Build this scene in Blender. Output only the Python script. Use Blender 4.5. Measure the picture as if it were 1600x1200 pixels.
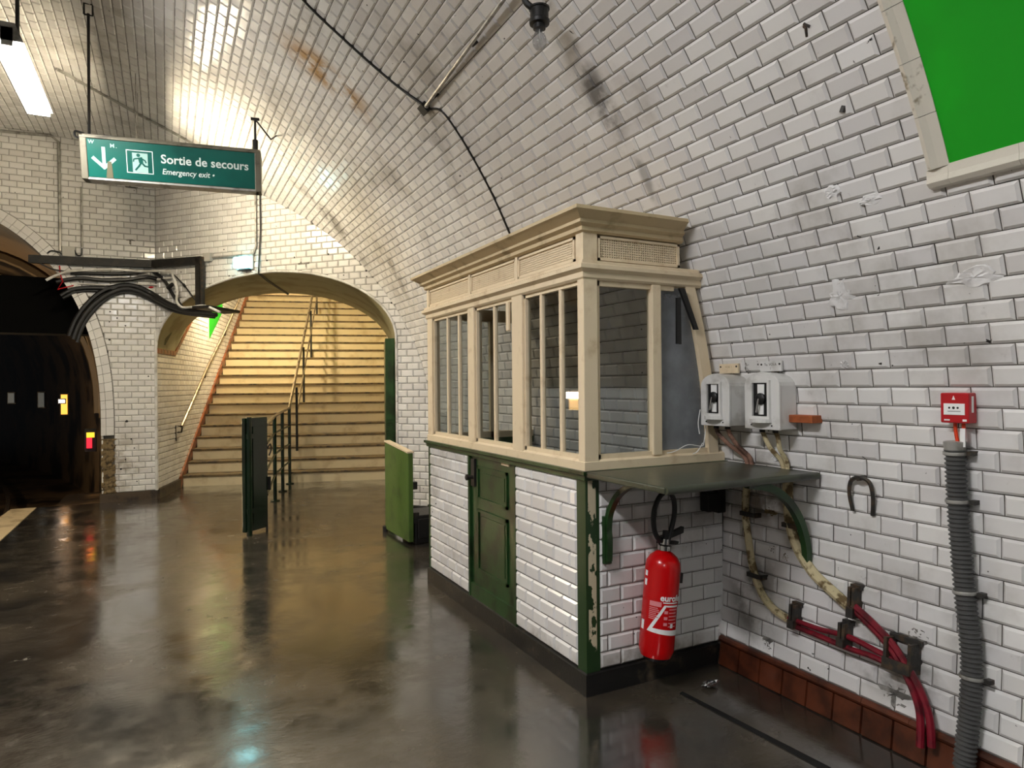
import bpy, math, random
from mathutils import Vector, Matrix
random.seed(11)
for o in list(bpy.data.objects): bpy.data.objects.remove(o)
scene = bpy.context.scene
COL = scene.collection

# ------------------------------------------------------------------ camera
CAM_H, FPX = 1.5, 1050.0
yaw, pitch, roll = math.radians(27.2), math.radians(0.12), math.radians(0.5)
FWD = Vector((math.sin(yaw)*math.cos(pitch), math.cos(yaw)*math.cos(pitch), math.sin(pitch)))
_r = Vector((math.cos(yaw), -math.sin(yaw), 0)); _u = _r.cross(FWD)
RGT = _r*math.cos(roll) - _u*math.sin(roll)
UPV = _u*math.cos(roll) + _r*math.sin(roll)
EYE = Vector((0, 0, CAM_H))
cd = bpy.data.cameras.new('camera'); cd.sensor_width = 36; cd.lens = 36*FPX/1600; cd.clip_start = .05; cd.clip_end = 200
camo = bpy.data.objects.new('camera', cd); COL.objects.link(camo)
m = Matrix.Identity(4)
for i in range(3):
    m[i][0], m[i][1], m[i][2], m[i][3] = RGT[i], UPV[i], -FWD[i], EYE[i]
camo.matrix_world = m
scene.camera = camo

# ------------------------------------------------------------------ world and exposure
w = bpy.data.worlds.new('world'); scene.world = w; w.use_nodes = True
w.node_tree.nodes['Background'].inputs[0].default_value = (.6, .62, .66, 1)
w.node_tree.nodes['Background'].inputs[1].default_value = .03
scene.view_settings.view_transform = 'Standard'; scene.view_settings.look = 'None'
scene.view_settings.gamma = 1; scene.view_settings.use_curve_mapping = False
scene.view_settings.exposure = 0.3
PLATFORM_LIGHT = 130.0      # emission of the fluorescent boxes
STAIR_LIGHT = 150.0
TUBE_K = 3.0
COOL = (1.0, .985, 1.0); WARM = (1.0, .85, .60); STAIRC = (1.0, .80, .50)

# ------------------------------------------------------------------ geometry of the place
XC, VA, ZC, VB, VL = -1.6, 4.3, 1.0, 3.78, 5.4      # station vault: elliptical section along y
def vault_z(x): return ZC + VB*math.sqrt(max(0, 1-((x-XC)/VA)**2))
def vault_x(z):
    q = (z-ZC)/(VB if z > ZC else VL); return XC + VA*math.sqrt(max(0, 1-q*q))
P0 = Vector((-.12, 10.35, 0)); PD = Vector((.67, -.742, 0)).normalized(); PN = Vector((PD.y, -PD.x, 0))   # splayed wall with the arch
SH = Vector((.27, .963, 0)).normalized(); SC = Vector((SH.y, -SH.x, 0))                                      # stair heading / across
Z3 = Vector((0, 0, 1))
if PN.dot(-P0) < 0: PN = -PN
YEND = 10.35
SW = 3.17                       # passage width
ARC_A, ARC_S, ARC_B = 1.87, 2.05, .91   # arch in the splayed wall: half width, springing, rise
def ray(px, py): return FWD + RGT*((px-800)/FPX) + UPV*((600-py)/FPX)
def at_y(px, py, y): d = ray(px, py); return EYE + d*(y/d.y)
def at_x(px, py, x): d = ray(px, py); return EYE + d*(x/d.x)
def at_z(px, py, z): d = ray(px, py); return EYE + d*((z-CAM_H)/d.z)
def on_plane(px, py, p, n): d = ray(px, py); return EYE + d*((p-EYE).dot(n)/d.dot(n))
def inner(p):      # inward normal of the vault
    b = VB if p.z > ZC else VL
    return -Vector(((p.x-XC)/VA**2, 0, (p.z-ZC)/b**2)).normalized()
def on_vault(px, py, off=0.0):
    d = ray(px, py); lo, hi = .1, 40
    for _ in range(60):
        t = (lo+hi)/2; p = EYE + d*t; b = VB if p.z > ZC else VL
        if ((p.x-XC)/VA)**2 + ((p.z-ZC)/b)**2 < 1: lo = t
        else: hi = t
    p = EYE + d*lo
    return p + inner(p)*off
def on_arch(px, py, off=0.0): p = on_plane(px, py, P0 + PN*off, PN); return p
def on_end(px, py, off=0.0): return at_y(px, py, YEND-off)
def project(p):
    d = p-EYE; D = d.dot(FWD)
    return (800+FPX*d.dot(RGT)/D, 600-FPX*d.dot(UPV)/D, D) if D > .05 else (-9999, -9999, -1)

# arc of the vault by length, from the floor on the right up and over
ARC = []
for i in range(41):
    z = i/40.0; ARC.append((vault_x(z), z))
for i in range(1, 400):
    a = math.pi*i/400; ARC.append((XC+VA*math.cos(a), ZC+VB*math.sin(a)))
ARC.append((XC-VA, ZC)); ARC += [(2*XC-vault_x(1-i/20.0), 1-i/20.0) for i in range(1, 41)]
ARCS = [0.0]
for i in range(1, len(ARC)): ARCS.append(ARCS[-1]+math.dist(ARC[i], ARC[i-1]))
def arc(s):
    lo, hi = 0, len(ARC)-1
    while hi-lo > 1:
        k = (lo+hi)//2
        if ARCS[k] <= s: lo = k
        else: hi = k
    f = (s-ARCS[lo])/(ARCS[hi]-ARCS[lo]); a, b = ARC[lo], ARC[hi]
    t = Vector((b[0]-a[0], 0, b[1]-a[1])).normalized()
    return Vector((a[0]+(b[0]-a[0])*f, 0, a[1]+(b[1]-a[1])*f)), t
def arc_s(z):
    for i in range(len(ARC)-1):
        if ARC[i][1] <= z <= ARC[i+1][1]:
            return ARCS[i]+(ARCS[i+1]-ARCS[i])*(z-ARC[i][1])/(ARC[i+1][1]-ARC[i][1])
def on_arc(s, y, off=0.0):
    p, t = arc(s); n = Vector((-t.z, 0, t.x)); return Vector((p.x, y, p.z)) + n*off
def y_end(x): return YEND if x <= P0.x else YEND + (x-P0.x)*PD.y/PD.x

# ------------------------------------------------------------------ materials
def lin(c):
    if isinstance(c, str):
        c = [int(c[i:i+2], 16)/255 for i in (0, 2, 4)]
        c = [v/12.92 if v <= .04045 else ((v+.055)/1.055)**2.4 for v in c]
    return (*c[:3], 1)
class NT:
    def __init__(s, name):
        s.m = bpy.data.materials.new(name); s.m.use_nodes = True
        s.t = s.m.node_tree; s.b = s.t.nodes['Principled BSDF']
    def n(s, typ, **kw):
        x = s.t.nodes.new(typ)
        for k, v in kw.items(): setattr(x, k, v)
        return x
    def l(s, a, b): s.t.links.new(a, b)
    def pos(s):
        if not hasattr(s, '_p'): s._p = s.n('ShaderNodeNewGeometry')
        return s._p.outputs['Position']
    def noise(s, scale, detail=4, rough=.55, stretch=None, off=0):
        v = s.pos()
        if stretch or off:
            mp = s.n('ShaderNodeMapping'); mp.inputs['Scale'].default_value = stretch or (1, 1, 1); mp.inputs['Location'].default_value = (off, off, off)
            s.l(v, mp.inputs[0]); v = mp.outputs[0]
        x = s.n('ShaderNodeTexNoise'); x.inputs['Scale'].default_value = scale; x.inputs['Detail'].default_value = detail; x.inputs['Roughness'].default_value = rough
        s.l(v, x.inputs['Vector']); return x.outputs['Fac']
    def ramp(s, fac, lo, hi, a=0.0, b=1.0):
        x = s.n('ShaderNodeMapRange'); x.interpolation_type = 'SMOOTHSTEP'
        for k, v in zip((1, 2, 3, 4), (lo, hi, a, b)): x.inputs[k].default_value = v
        s.l(fac, x.inputs[0]); return x.outputs[0]
    def mul(s, a, b, op='MULTIPLY'):
        x = s.n('ShaderNodeMath', operation=op)
        for i, v in enumerate((a, b)):
            if isinstance(v, (int, float)): x.inputs[i].default_value = v
            else: s.l(v, x.inputs[i])
        return x.outputs[0]
    def mix(s, fac, a, b, blend='MIX'):
        x = s.n('ShaderNodeMix', data_type='RGBA', blend_type=blend)
        if isinstance(fac, (int, float)): x.inputs[0].default_value = fac
        else: s.l(fac, x.inputs[0])
        for i, v in ((6, a), (7, b)):
            if isinstance(v, tuple): x.inputs[i].default_value = v
            else: s.l(v, x.inputs[i])
        return x.outputs[2]
    def bump(s, h, strength, dist=.01):
        x = s.n('ShaderNodeBump'); x.inputs['Strength'].default_value = strength; x.inputs['Distance'].default_value = dist
        s.l(h, x.inputs['Height']); s.l(x.outputs[0], s.b.inputs['Normal'])
    def col(s, v):
        if isinstance(v, tuple): s.b.inputs['Base Color'].default_value = v
        else: s.l(v, s.b.inputs['Base Color'])
    def set(s, rough=None, metal=None, spec=None):
        if rough is not None:
            if isinstance(rough, (int, float)): s.b.inputs['Roughness'].default_value = rough
            else: s.l(rough, s.b.inputs['Roughness'])
        if metal is not None: s.b.inputs['Metallic'].default_value = metal
        if spec is not None: s.b.inputs['Specular IOR Level'].default_value = spec
def basic(name, c, rough=.5, metal=0, c2=None, scale=8, lo=.45, hi=.65, bump=0, bscale=60, amount=1.0, spec=.5):
    N = NT(name); c = lin(c)
    if c2: N.col(N.mix(N.ramp(N.noise(scale), lo, hi, 0, amount), c, lin(c2)))
    else: N.col(c)
    N.set(rough, metal, spec)
    if bump: N.bump(N.noise(bscale), bump)
    return N.m
def tile_mat(name, c='e9e8e6', dirty=.5, stains_shade=()):
    N = NT(name)
    g = N.n('ShaderNodeNewGeometry'); oi = N.n('ShaderNodeObjectInfo')
    rnd = N.mul(N.mul(g.outputs['Random Per Island'], oi.outputs['Random'], 'ADD'), 1.0, 'MODULO')
    hsv = N.mix(N.ramp(rnd, 0, 1), lin('d9d7d6'), lin(c))
    rnd2 = N.mul(N.mul(rnd, 17.3), 1.0, 'MODULO')
    base = N.mix(N.mul(rnd2, .22), hsv, lin('cfcbc0'))
    base = N.mix(N.mul(N.ramp(N.noise(1.3, 6, .62), .54, .74), dirty), base, lin('8d877b'))      # grime clouds
    base = N.mix(N.mul(N.ramp(N.noise(14, 6, .7), .63, .76), .55*dirty), base, lin('6a6257'))     # scuffs
    base = N.mix(N.ramp(N.noise(26, 3, .5, off=7), .73, .76), base, lin('2d2a27'))                # chips
    for (p, rad, colr, k, st) in stains_shade:
        vm = N.n('ShaderNodeVectorMath', operation='SUBTRACT'); N.l(N.pos(), vm.inputs[0]); vm.inputs[1].default_value = p
        vs = N.n('ShaderNodeVectorMath', operation='MULTIPLY'); N.l(vm.outputs[0], vs.inputs[0]); vs.inputs[1].default_value = st
        ln = N.n('ShaderNodeVectorMath', operation='LENGTH'); N.l(vs.outputs[0], ln.inputs[0])
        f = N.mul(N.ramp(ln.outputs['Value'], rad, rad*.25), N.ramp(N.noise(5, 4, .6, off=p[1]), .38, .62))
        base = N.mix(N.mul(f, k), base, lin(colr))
    N.col(base); N.set(N.ramp(N.noise(9), .3, .7, .1, .26)); N.bump(N.noise(22, 2), .06)
    return N.m

TILE = tile_mat('white glazed tile', stains_shade=[((1.143, 5.28, 3.911), .6, 'a5782a', .9, (1, 2.2, 1)), ((1.7, 7.78, 3.4), .95, '5c5448', .75, (1, 4, 1)),
    ((2.2, 7.0, 2.7), .6, '6a6258', .6, (1, 3, 1)), ((2.02, 2.92, 3.03), .42, '4a4846', .8, (1, 3.2, 1)), ((2.27, 2.86, 2.6), .25, '4a4846', .5, (1, 5, 1)),  # grey streaks beside the bulb: its cast shadow painted into the tile colour
    ((2.67, 1.75, .33), .3, '5d584f', .8, (1, 1, 1.6)), ((2.68, 2.5, .4), .35, '4a4236', .7, (1, 1.5, 1)), ((2.7, 2.45, .95), .3, '6a5c48', .8, (1, 1, 1)),
    ((-.6, 10.35, .5), .45, '7a6a4c', .6, (1, 1, .7)), ((2.2, 2.72, .08), .6, '6b5a3a', .75, (1, 1, 3.2)), ((1.79, 3.1, .08), .6, '6b5a3a', .6, (1, 1, 4)), ((1.79, 4.5, .08), .5, '6b5a3a', .5, (1, 1, 4))])
MORTAR = basic('grey mortar joints', '5a564f', .9, c2='35322d', scale=6, bump=.2)
GROUT = MORTAR
WHITEPLASTER = basic('white filler plaster', 'e4e3e2', .75, c2='c6c4c2', scale=9, bump=.5, bscale=25)
PLASTER = basic('olive cream plaster', 'a8a07c', .8, c2='938a68', scale=3, bump=.12, bscale=30)
def floor_mat():
    N = NT('worn asphalt floor')
    a = N.noise(1.6, 8, .65); b = N.noise(38, 6, .72); c = N.noise(7, 7, .7, off=3); d = N.noise(16, 5, .75, stretch=(1, 2.4, 1), off=9)
    base = N.mix(N.ramp(a, .35, .68), lin('2a2825'), lin('4b4337'))
    base = N.mix(N.mul(N.ramp(b, .5, .68), .7), base, lin('131211'))
    base = N.mix(N.mul(N.ramp(d, .62, .72), .35), base, lin('7d7466'))       # scuffed pale grain
    base = N.mix(N.ramp(N.noise(3.1, 9, .8, off=5), .665, .69), base, lin('9a9284'))  # worn flecks
    N.col(base)
    wear = N.ramp(a, .42, .62)                                                # polished to scuffed
    N.set(N.ramp(N.mul(c, N.mul(a, .8), 'ADD'), .65, 1.2, .10, .30), spec=.85)
    N.l(N.ramp(wear, 0, 1, .95, .55), N.b.inputs['Coat Weight']); N.b.inputs['Coat IOR'].default_value = 1.6
    N.l(N.ramp(c, .3, .7, .04, .14), N.b.inputs['Coat Roughness'])
    h = N.mul(N.mul(d, N.ramp(wear, 0, 1, .15, 1.0)), N.mul(b, .12), 'ADD')
    N.bump(h, .10, .012); bn = [x for x in N.t.nodes if x.type == 'BUMP'][0]; N.l(bn.outputs[0], N.b.inputs['Coat Normal'])
    return N.m
FLOOR = floor_mat()
EDGE = basic('pale platform edging', 'b7a583', .6, c2='8b7a5b', scale=5, bump=.1)
BLACKBASE = basic('black painted plinth', '171615', .45, c2='54493a', scale=9, lo=.56, hi=.75, bump=.15)
BROWNBASE = basic('dark brown skirting', '4a3c2a', .5, c2='2a2119', scale=8, bump=.1)
CREAM = basic('cream painted wood', 'e2d0b0', .5, c2='bfa680', scale=10, lo=.52, hi=.85, bump=.08, bscale=40)
CREAM2 = basic('weathered cream cornice', 'c8b48e', .55, c2='7d6a48', scale=7, lo=.5, hi=.8, bump=.1, bscale=40)
GREEN = basic('dark green gloss paint', '22421f', .32, c2='14260f', scale=6, bump=.05, bscale=20)
GREENL = basic('mid green gate paint', '4f6a2c', .42, c2='3f5523', scale=4, bump=.05, bscale=20)
GREEND = basic('bottle green gate paint', '0e2314', .25, c2='081309', scale=4)
GREENGREY = basic('grey green shelf paint', '3d4234', .3, c2='2a2d24', scale=6, bump=.06, bscale=25)
def flaking():
    N = NT('flaking green paint over cream')
    f = N.ramp(N.noise(13, 5, .62, stretch=(1, 1, .5), off=2), .46, .475)
    x = N.n('ShaderNodeSeparateXYZ'); N.l(N.pos(), x.inputs[0])
    f = N.mul(f, N.ramp(x.outputs['X'], 1.802, 1.806)); f = N.mul(f, N.ramp(x.outputs['Z'], .2, .24)); f = N.mul(f, N.ramp(x.outputs['X'], 1.852, 1.848))
    N.col(N.mix(f, lin('203c1c'), lin('d2c5a6'))); N.set(.4); N.bump(f, .4, .004); return N.m
FLAKE = flaking()
BLACK = basic('black cable sheath', '121212', .45)
BLACKM = basic('black painted steel', '0e0e0d', .6, c2='241f1a', scale=14)
STEEL = basic('dull galvanised steel', 'a3a19b', .4, .25, c2='77746d', scale=12)
DARKSTEEL = basic('rusty dark steel', '3a3835', .55, .4, c2='5a4a3a', scale=18, bump=.2)
WHITE = basic('off white enamel', 'dcdbd8', .35, c2='b9b6b0', scale=6)
GREYBOX = basic('pale grey plastic box', 'b3b1ab', .5)
WHITEP = basic('white print', 'f2f2f0', .5)
BLACKP = basic('black print', '101010', .5)
RED = basic('red gloss paint', 'c8070c', .22)
REDC = basic('crimson cable sheath', '7d1426', .4, c2='4f0d18', scale=15)
REDBOX = basic('red plastic', 'b5101c', .35)
ORANGEC = basic('orange red cable', 'e2431c', .4)
TAPE = basic('old cloth cable wrapping', 'c9bb94', .8, c2='6d5a3a', scale=16, lo=.5, hi=.62, bump=.4, bscale=50)
PINKTAPE = basic('brown pink wrapped cable', '8d6a58', .7, c2='4e382e', scale=18, bump=.3, bscale=50)
GREYC = basic('grey corrugated plastic', '4d4d4c', .45)
BRICKC = basic('terracotta skirting tile', '5f2f1b', .35, c2='381a0e', scale=6, lo=.4, hi=.7, bump=.06)
ORANGEBLOCK = basic('orange stained wood', 'a9582a', .6, c2='8a4520', scale=10)
STAIRR = basic('cream step riser', 'e0d0aa', .6, c2='b39a6c', scale=4, lo=.5, hi=.8, bump=.06, amount=.7)
STAIRT = basic('dark step tread', '6e5a38', .55, c2='3a2f1e', scale=10)
STRING = basic('brown stair string', '8a4a1e', .4, c2='5c2f12', scale=8)
POSTERG = basic('green screen paint', '00b414', .5, c2='00a010', scale=1.5)
FRAMEC = basic('cracked cream glaze', 'd8d2c4', .35, c2='8a7e68', scale=12, lo=.58, hi=.68, bump=.15)
TUNNEL = basic('sooty tunnel lining', '6b5a45', .45, c2='1d1813', scale=.9, lo=.42, hi=.62, bump=.25, bscale=6)
BEAMB = basic('black steel lintel', '050505', .9, spec=.1)
SIGNG = basic('teal green sign face', '035c52', .3, c2='044e46', scale=2)
SIGNF = basic('grey sign casing', '777263', .45, .3, c2='4a463c', scale=6)
WOODD = basic('dark interior wood', '2b241c', .6)
CHROME = basic('polished metal', 'c8c8c8', .2, 1)
RAILM = basic('worn handrail metal', '8f8069', .35, .7, c2='5a4d3c', scale=10)
def glass(name, tint=(.92, .93, .93, 1), dust=0.0, f0=.045):
    N = NT(name); out = N.t.nodes['Material Output']
    tr = N.n('ShaderNodeBsdfTransparent'); tr.inputs[0].default_value = tint
    gl = N.n('ShaderNodeBsdfGlossy'); gl.inputs['Roughness'].default_value = .02
    fr = N.n('ShaderNodeLayerWeight'); fz = N.mul(N.mul(N.mul(fr.outputs['Facing'], 5.0, 'POWER'), .7), f0, 'ADD')
    mx = N.n('ShaderNodeMixShader'); N.l(fz, mx.inputs[0]); N.l(tr.outputs[0], mx.inputs[1]); N.l(gl.outputs[0], mx.inputs[2])
    last = mx.outputs[0]
    if dust:
        df = N.n('ShaderNodeBsdfDiffuse'); df.inputs[0].default_value = lin('9a9ea3')
        m2 = N.n('ShaderNodeMixShader'); N.l(N.ramp(N.noise(6, 4), .3, .75, dust*.75, min(1, dust*1.2)), m2.inputs[0]); N.l(last, m2.inputs[1]); N.l(df.outputs[0], m2.inputs[2]); last = m2.outputs[0]
    N.l(last, out.inputs[0]); N.t.nodes.remove(N.b); return N.m
GLASS = glass('window glass', (.80, .82, .82, 1)); DUSTY = glass('dusty grey glass', (.6, .62, .64, 1), .5); CLEAR = glass('clear bulb glass', (.84, .84, .85, 1), .12, .14)
def emit(name, c, k):
    N = NT(name); N.b.inputs['Base Color'].default_value = (*[v*(.8 if k > 1.7 else .04) for v in c], 1); N.b.inputs['Emission Color'].default_value = (*c, 1); N.b.inputs['Emission Strength'].default_value = k; return N.m

# ------------------------------------------------------------------ mesh helpers
OFF = {}
class MB:
    def __init__(s): s.v, s.f = [], []
    def add(s, vs, fs):
        b = len(s.v); s.v += [Vector(v) for v in vs]; s.f += [[b+i for i in f] for f in fs]; return s
    def hexa(s, p):      # 8 points: bottom 4, top 4
        return s.add(p, [(3, 2, 1, 0), (4, 5, 6, 7), (0, 1, 5, 4), (1, 2, 6, 5), (2, 3, 7, 6), (3, 0, 4, 7)])
    def box(s, a, b):
        x0, y0, z0 = (min(a[i], b[i]) for i in range(3)); x1, y1, z1 = (max(a[i], b[i]) for i in range(3))
        return s.hexa([(x0, y0, z0), (x1, y0, z0), (x1, y1, z0), (x0, y1, z0), (x0, y0, z1), (x1, y0, z1), (x1, y1, z1), (x0, y1, z1)])
    def obox(s, o, ax, ay, az):     # corner o and three edge vectors
        o, ax, ay, az = map(Vector, (o, ax, ay, az))
        if ax.cross(ay).dot(az) < 0: ax, ay = ay, ax
        return s.hexa([o, o+ax, o+ax+ay, o+ay, o+az, o+ax+az, o+ax+ay+az, o+ay+az])
    def prism(s, poly, d):          # planar polygon (3d points) swept by d
        n = len(poly); d = Vector(d); p = [Vector(q) for q in poly]
        nor = sum(((p[i]-p[0]).cross(p[i+1]-p[0]) for i in range(1, n-1)), Vector())
        if nor.dot(d) < 0: p = p[::-1]
        return s.add(p+[q+d for q in p], [tuple(range(n))[::-1], tuple(range(n, 2*n))]+[(i, (i+1) % n, n+(i+1) % n, n+i) for i in range(n)])
    def tube(s, pts, r, n=8, cap=True):
        pts = [Vector(p) for p in pts]; rr = r if isinstance(r, (list, tuple)) else [r]*len(pts)
        t0 = (pts[1]-pts[0]).normalized(); a = t0.orthogonal().normalized(); b0 = len(s.v)
        for i, p in enumerate(pts):
            t = ((pts[min(i+1, len(pts)-1)]-pts[max(i-1, 0)])).normalized()
            a = (a - t*a.dot(t)); a = a.normalized() if a.length > 1e-6 else t.orthogonal().normalized(); b = t.cross(a)
            for k in range(n):
                g = 2*math.pi*k/n; s.v.append(p + (a*math.cos(g)+b*math.sin(g))*rr[i])
        for i in range(len(pts)-1):
            for k in range(n):
                q = b0+i*n; s.f.append([q+k, q+(k+1) % n, q+n+(k+1) % n, q+n+k])
        if cap: s.f.append([b0+k for k in range(n)][::-1]); s.f.append([b0+(len(pts)-1)*n+k for k in range(n)])
        return s
    def lathe(s, prof, o, axis=(0, 0, 1), n=20):     # prof: (radius, height)
        o = Vector(o); z = Vector(axis).normalized(); a = z.orthogonal().normalized(); b = z.cross(a); b0 = len(s.v)
        for r, h in prof:
            for k in range(n):
                g = 2*math.pi*k/n; s.v.append(o+z*h+(a*math.cos(g)+b*math.sin(g))*max(r, 1e-4))
        for i in range(len(prof)-1):
            for k in range(n):
                q = b0+i*n; s.f.append([q+k, q+(k+1) % n, q+n+(k+1) % n, q+n+k])
        s.f.append([b0+k for k in range(n)][::-1]); s.f.append([b0+(len(prof)-1)*n+k for k in range(n)]); return s
    def grid(s, rows):              # rows of points -> quads
        b0 = len(s.v); n = len(rows[0])
        for r in rows: s.v += [Vector(p) for p in r]
        for i in range(len(rows)-1):
            for k in range(n-1):
                q = b0+i*n+k; s.f.append([q, q+1, q+n+1, q+n])
        return s
    def build(s, name, mat, parent=None, smooth=False, loc=None, bevel=0):
        me = bpy.data.meshes.new(name); off = OFF[parent.name] if parent else Vector(loc or (0, 0, 0))
        me.from_pydata([v-off for v in s.v], [], s.f); me.update()
        me.materials.append(mat)
        if smooth:
            me.polygons.foreach_set('use_smooth', [True]*len(me.polygons))
            me.set_sharp_from_angle(angle=math.radians(40)); me.update()
        o = bpy.data.objects.new(name, me); COL.objects.link(o); OFF[o.name] = off
        if parent: o.parent = parent
        else: o.location = off
        if bevel:
            b = o.modifiers.new('bevel', 'BEVEL'); b.width = bevel; b.segments = 2; b.limit_method = 'ANGLE'
        return o
def tag(o, label=None, cat=None, group=None, kind=None):
    if label: o['label'] = label
    if cat: o['category'] = cat
    if group: o['group'] = group
    if kind: o['kind'] = kind
    return o
def thing(name, label, cat, loc, group=None):
    o = bpy.data.objects.new(name, None); COL.objects.link(o); o.location = loc; o.empty_display_size = .1
    OFF[o.name] = Vector(loc); return tag(o, label, cat, group)
def struct(name, mb, mat, smooth=False, label=None): return tag(mb.build(name, mat, None, smooth), label=label, kind='structure')
def smooth_path(pts, k=6):
    pts = [Vector(p) for p in pts]; out = []
    for i in range(len(pts)-1):
        a, b, c, d = pts[max(i-1, 0)], pts[i], pts[i+1], pts[min(i+2, len(pts)-1)]
        for j in range(k):
            t = j/k; out.append(.5*((2*b)+(c-a)*t+(2*a-5*b+4*c-d)*t*t+(3*b-a-3*c+d)*t**3))
    out.append(pts[-1]); return out
def text_geo(body, size, shear=0, bold=0):
    c = bpy.data.curves.new('t', 'FONT'); c.body = body; c.size = size; c.shear = shear; c.offset = bold; c.resolution_u = 3
    o = bpy.data.objects.new('t', c); COL.objects.link(o); dg = bpy.context.evaluated_depsgraph_get()
    me = bpy.data.meshes.new_from_object(o.evaluated_get(dg)); vs = [v.co.copy() for v in me.vertices]; fs = [tuple(p.vertices) for p in me.polygons]
    bpy.data.objects.remove(o); bpy.data.curves.remove(c); bpy.data.meshes.remove(me); return vs, fs

# ------------------------------------------------------------------ tiling
TW, TH, TG, TB, TD = .1550, .0785, .0030, .0105, .0105
def tile_geo(poly):
    n = len(poly); cx = sum(p[0] for p in poly)/n; cy = sum(p[1] for p in poly)/n
    hw = max(abs(p[0]-cx) for p in poly); hh = max(abs(p[1]-cy) for p in poly)
    gx, gy = max(0, 1-TG/2/hw), max(0, 1-TG/2/hh); ix, iy = max(.15, 1-(TB+TG/2)/hw), max(.15, 1-(TB+TG/2)/hh)
    vs = [(cx+(x-cx)*gx, cy+(y-cy)*gy, 0) for x, y in poly]+[(cx+(x-cx)*ix, cy+(y-cy)*iy, TD) for x, y in poly]
    return vs, [tuple(range(n, 2*n))]+[(i, (i+1) % n, n+(i+1) % n, n+i) for i in range(n)]
RECT = [(-TW/2, -TH/2), (TW/2, -TH/2), (TW/2, TH/2), (-TW/2, TH/2)]
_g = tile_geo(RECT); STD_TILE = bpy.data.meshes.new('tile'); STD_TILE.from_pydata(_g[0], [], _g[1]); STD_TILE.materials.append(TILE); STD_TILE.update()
def clip(poly, a, b, c):            # keep a*x+b*y <= c
    out = []
    for i in range(len(poly)):
        p, q = poly[i], poly[(i+1) % len(poly)]; dp, dq = a*p[0]+b*p[1]-c, a*q[0]+b*q[1]-c
        if dp <= 0: out.append(p)
        if dp*dq < 0: t = dp/(dp-dq); out.append((p[0]+(q[0]-p[0])*t, p[1]+(q[1]-p[1])*t))
    return out
def area(p): return abs(sum(p[i][0]*p[(i+1) % len(p)][1]-p[(i+1) % len(p)][0]*p[i][1] for i in range(len(p))))/2 if len(p) > 2 else 0
class Tiles:
    def __init__(s, parent, limit=300, hidden=None): s.p, s.t, s.limit, s.hidden = parent, [], limit, hidden
    def add(s, c, U, V, N, poly=None): s.t.append((c, U, V, N, poly))
    def finish(s):
        sc = []
        for i, (c, U, V, N, poly) in enumerate(s.t):
            x, y, D = project(c); k = 0
            if D > 0 and -20 < x < 1620 and -20 < y < 1220 and (EYE-c).dot(N) > 0 and not (s.hidden and s.hidden(x, y, c)):
                k = (area(poly) if poly else TW*TH)*abs((EYE-c).normalized().dot(N))/D**2
            sc.append((-k, i))
        sc.sort(); one = {i for k, i in sc[:s.limit] if k < 0}; rest = MB(); off = OFF[s.p.name]
        for i, (c, U, V, N, poly) in enumerate(s.t):
            j = Matrix(((U.x, V.x, N.x, 0), (U.y, V.y, N.y, 0), (U.z, V.z, N.z, 0), (0, 0, 0, 1)))
            # hand-laid: tiny tilt of every tile
            j = j @ Matrix.Rotation(random.gauss(0, .006), 4, 'X') @ Matrix.Rotation(random.gauss(0, .006), 4, 'Y')
            j.translation = c
            if i in one:
                if poly:
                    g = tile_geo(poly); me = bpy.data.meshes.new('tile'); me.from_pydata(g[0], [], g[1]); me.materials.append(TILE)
                else: me = STD_TILE
                o = bpy.data.objects.new('tile', me); COL.objects.link(o); o.parent = s.p; j.translation = c-off; o.matrix_basis = j; OFF[o.name] = off
            else:
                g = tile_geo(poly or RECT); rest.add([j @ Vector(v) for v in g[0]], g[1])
        if rest.v: tag(rest.build('tile_field', TILE, s.p), kind='stuff')
def planar(T, O, U, N, u0, u1, z0, z1, clipper=None, shift=0.0):
    r = 0; z = z0
    while z < z1-.004:
        u = u0 - (TW/2 if r % 2 else 0) - shift
        while u < u1:
            p = [(u, z), (u+TW, z), (u+TW, z+TH), (u, z+TH)]
            for a, b, c in ((-1, 0, -u0), (1, 0, u1), (0, 1, z1)): p = clip(p, a, b, c)
            if clipper and len(p) > 2: p = clipper(p)
            A = area(p) if p else 0
            if A > TW*TH*.06:
                cx, cz = u+TW/2, z+TH/2
                if A > TW*TH*.995: T.add(O+U*cx+Z3*cz, U, Z3, N)
                else:
                    mx = sum(q[0] for q in p)/len(p); mz = sum(q[1] for q in p)/len(p)
                    T.add(O+U*mx+Z3*mz, U, Z3, N, [(q[0]-mx, q[1]-mz) for q in p])
            u += TW
        z += TH; r += 1

# ================================================================== STRUCTURE
# --- floor
FZ = MB()
fl = [(-1.73, -8), (2.72, -8), (2.72, 7.2), (3.55, 8.0), (4.6, 11.8), (.35, 12.6), (-.12, 10.36), (-1.73, 10.36)]
FZ.prism([(x, y, 0) for x, y in fl], (0, 0, -1.05))
floor = struct('floor', FZ, FLOOR, label='dark worn glossy asphalt platform floor')
struct('trim_1', MB().box((-1.75, -8, -.06), (-1.48, YEND, .006)), EDGE, label='pale stone strip along the platform edge')
struct('floor_track', MB().box((-6, -8, -1.2), (-1.73, 10.4, -1.05)), TUNNEL, label='sooty track bed below the platform')
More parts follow.
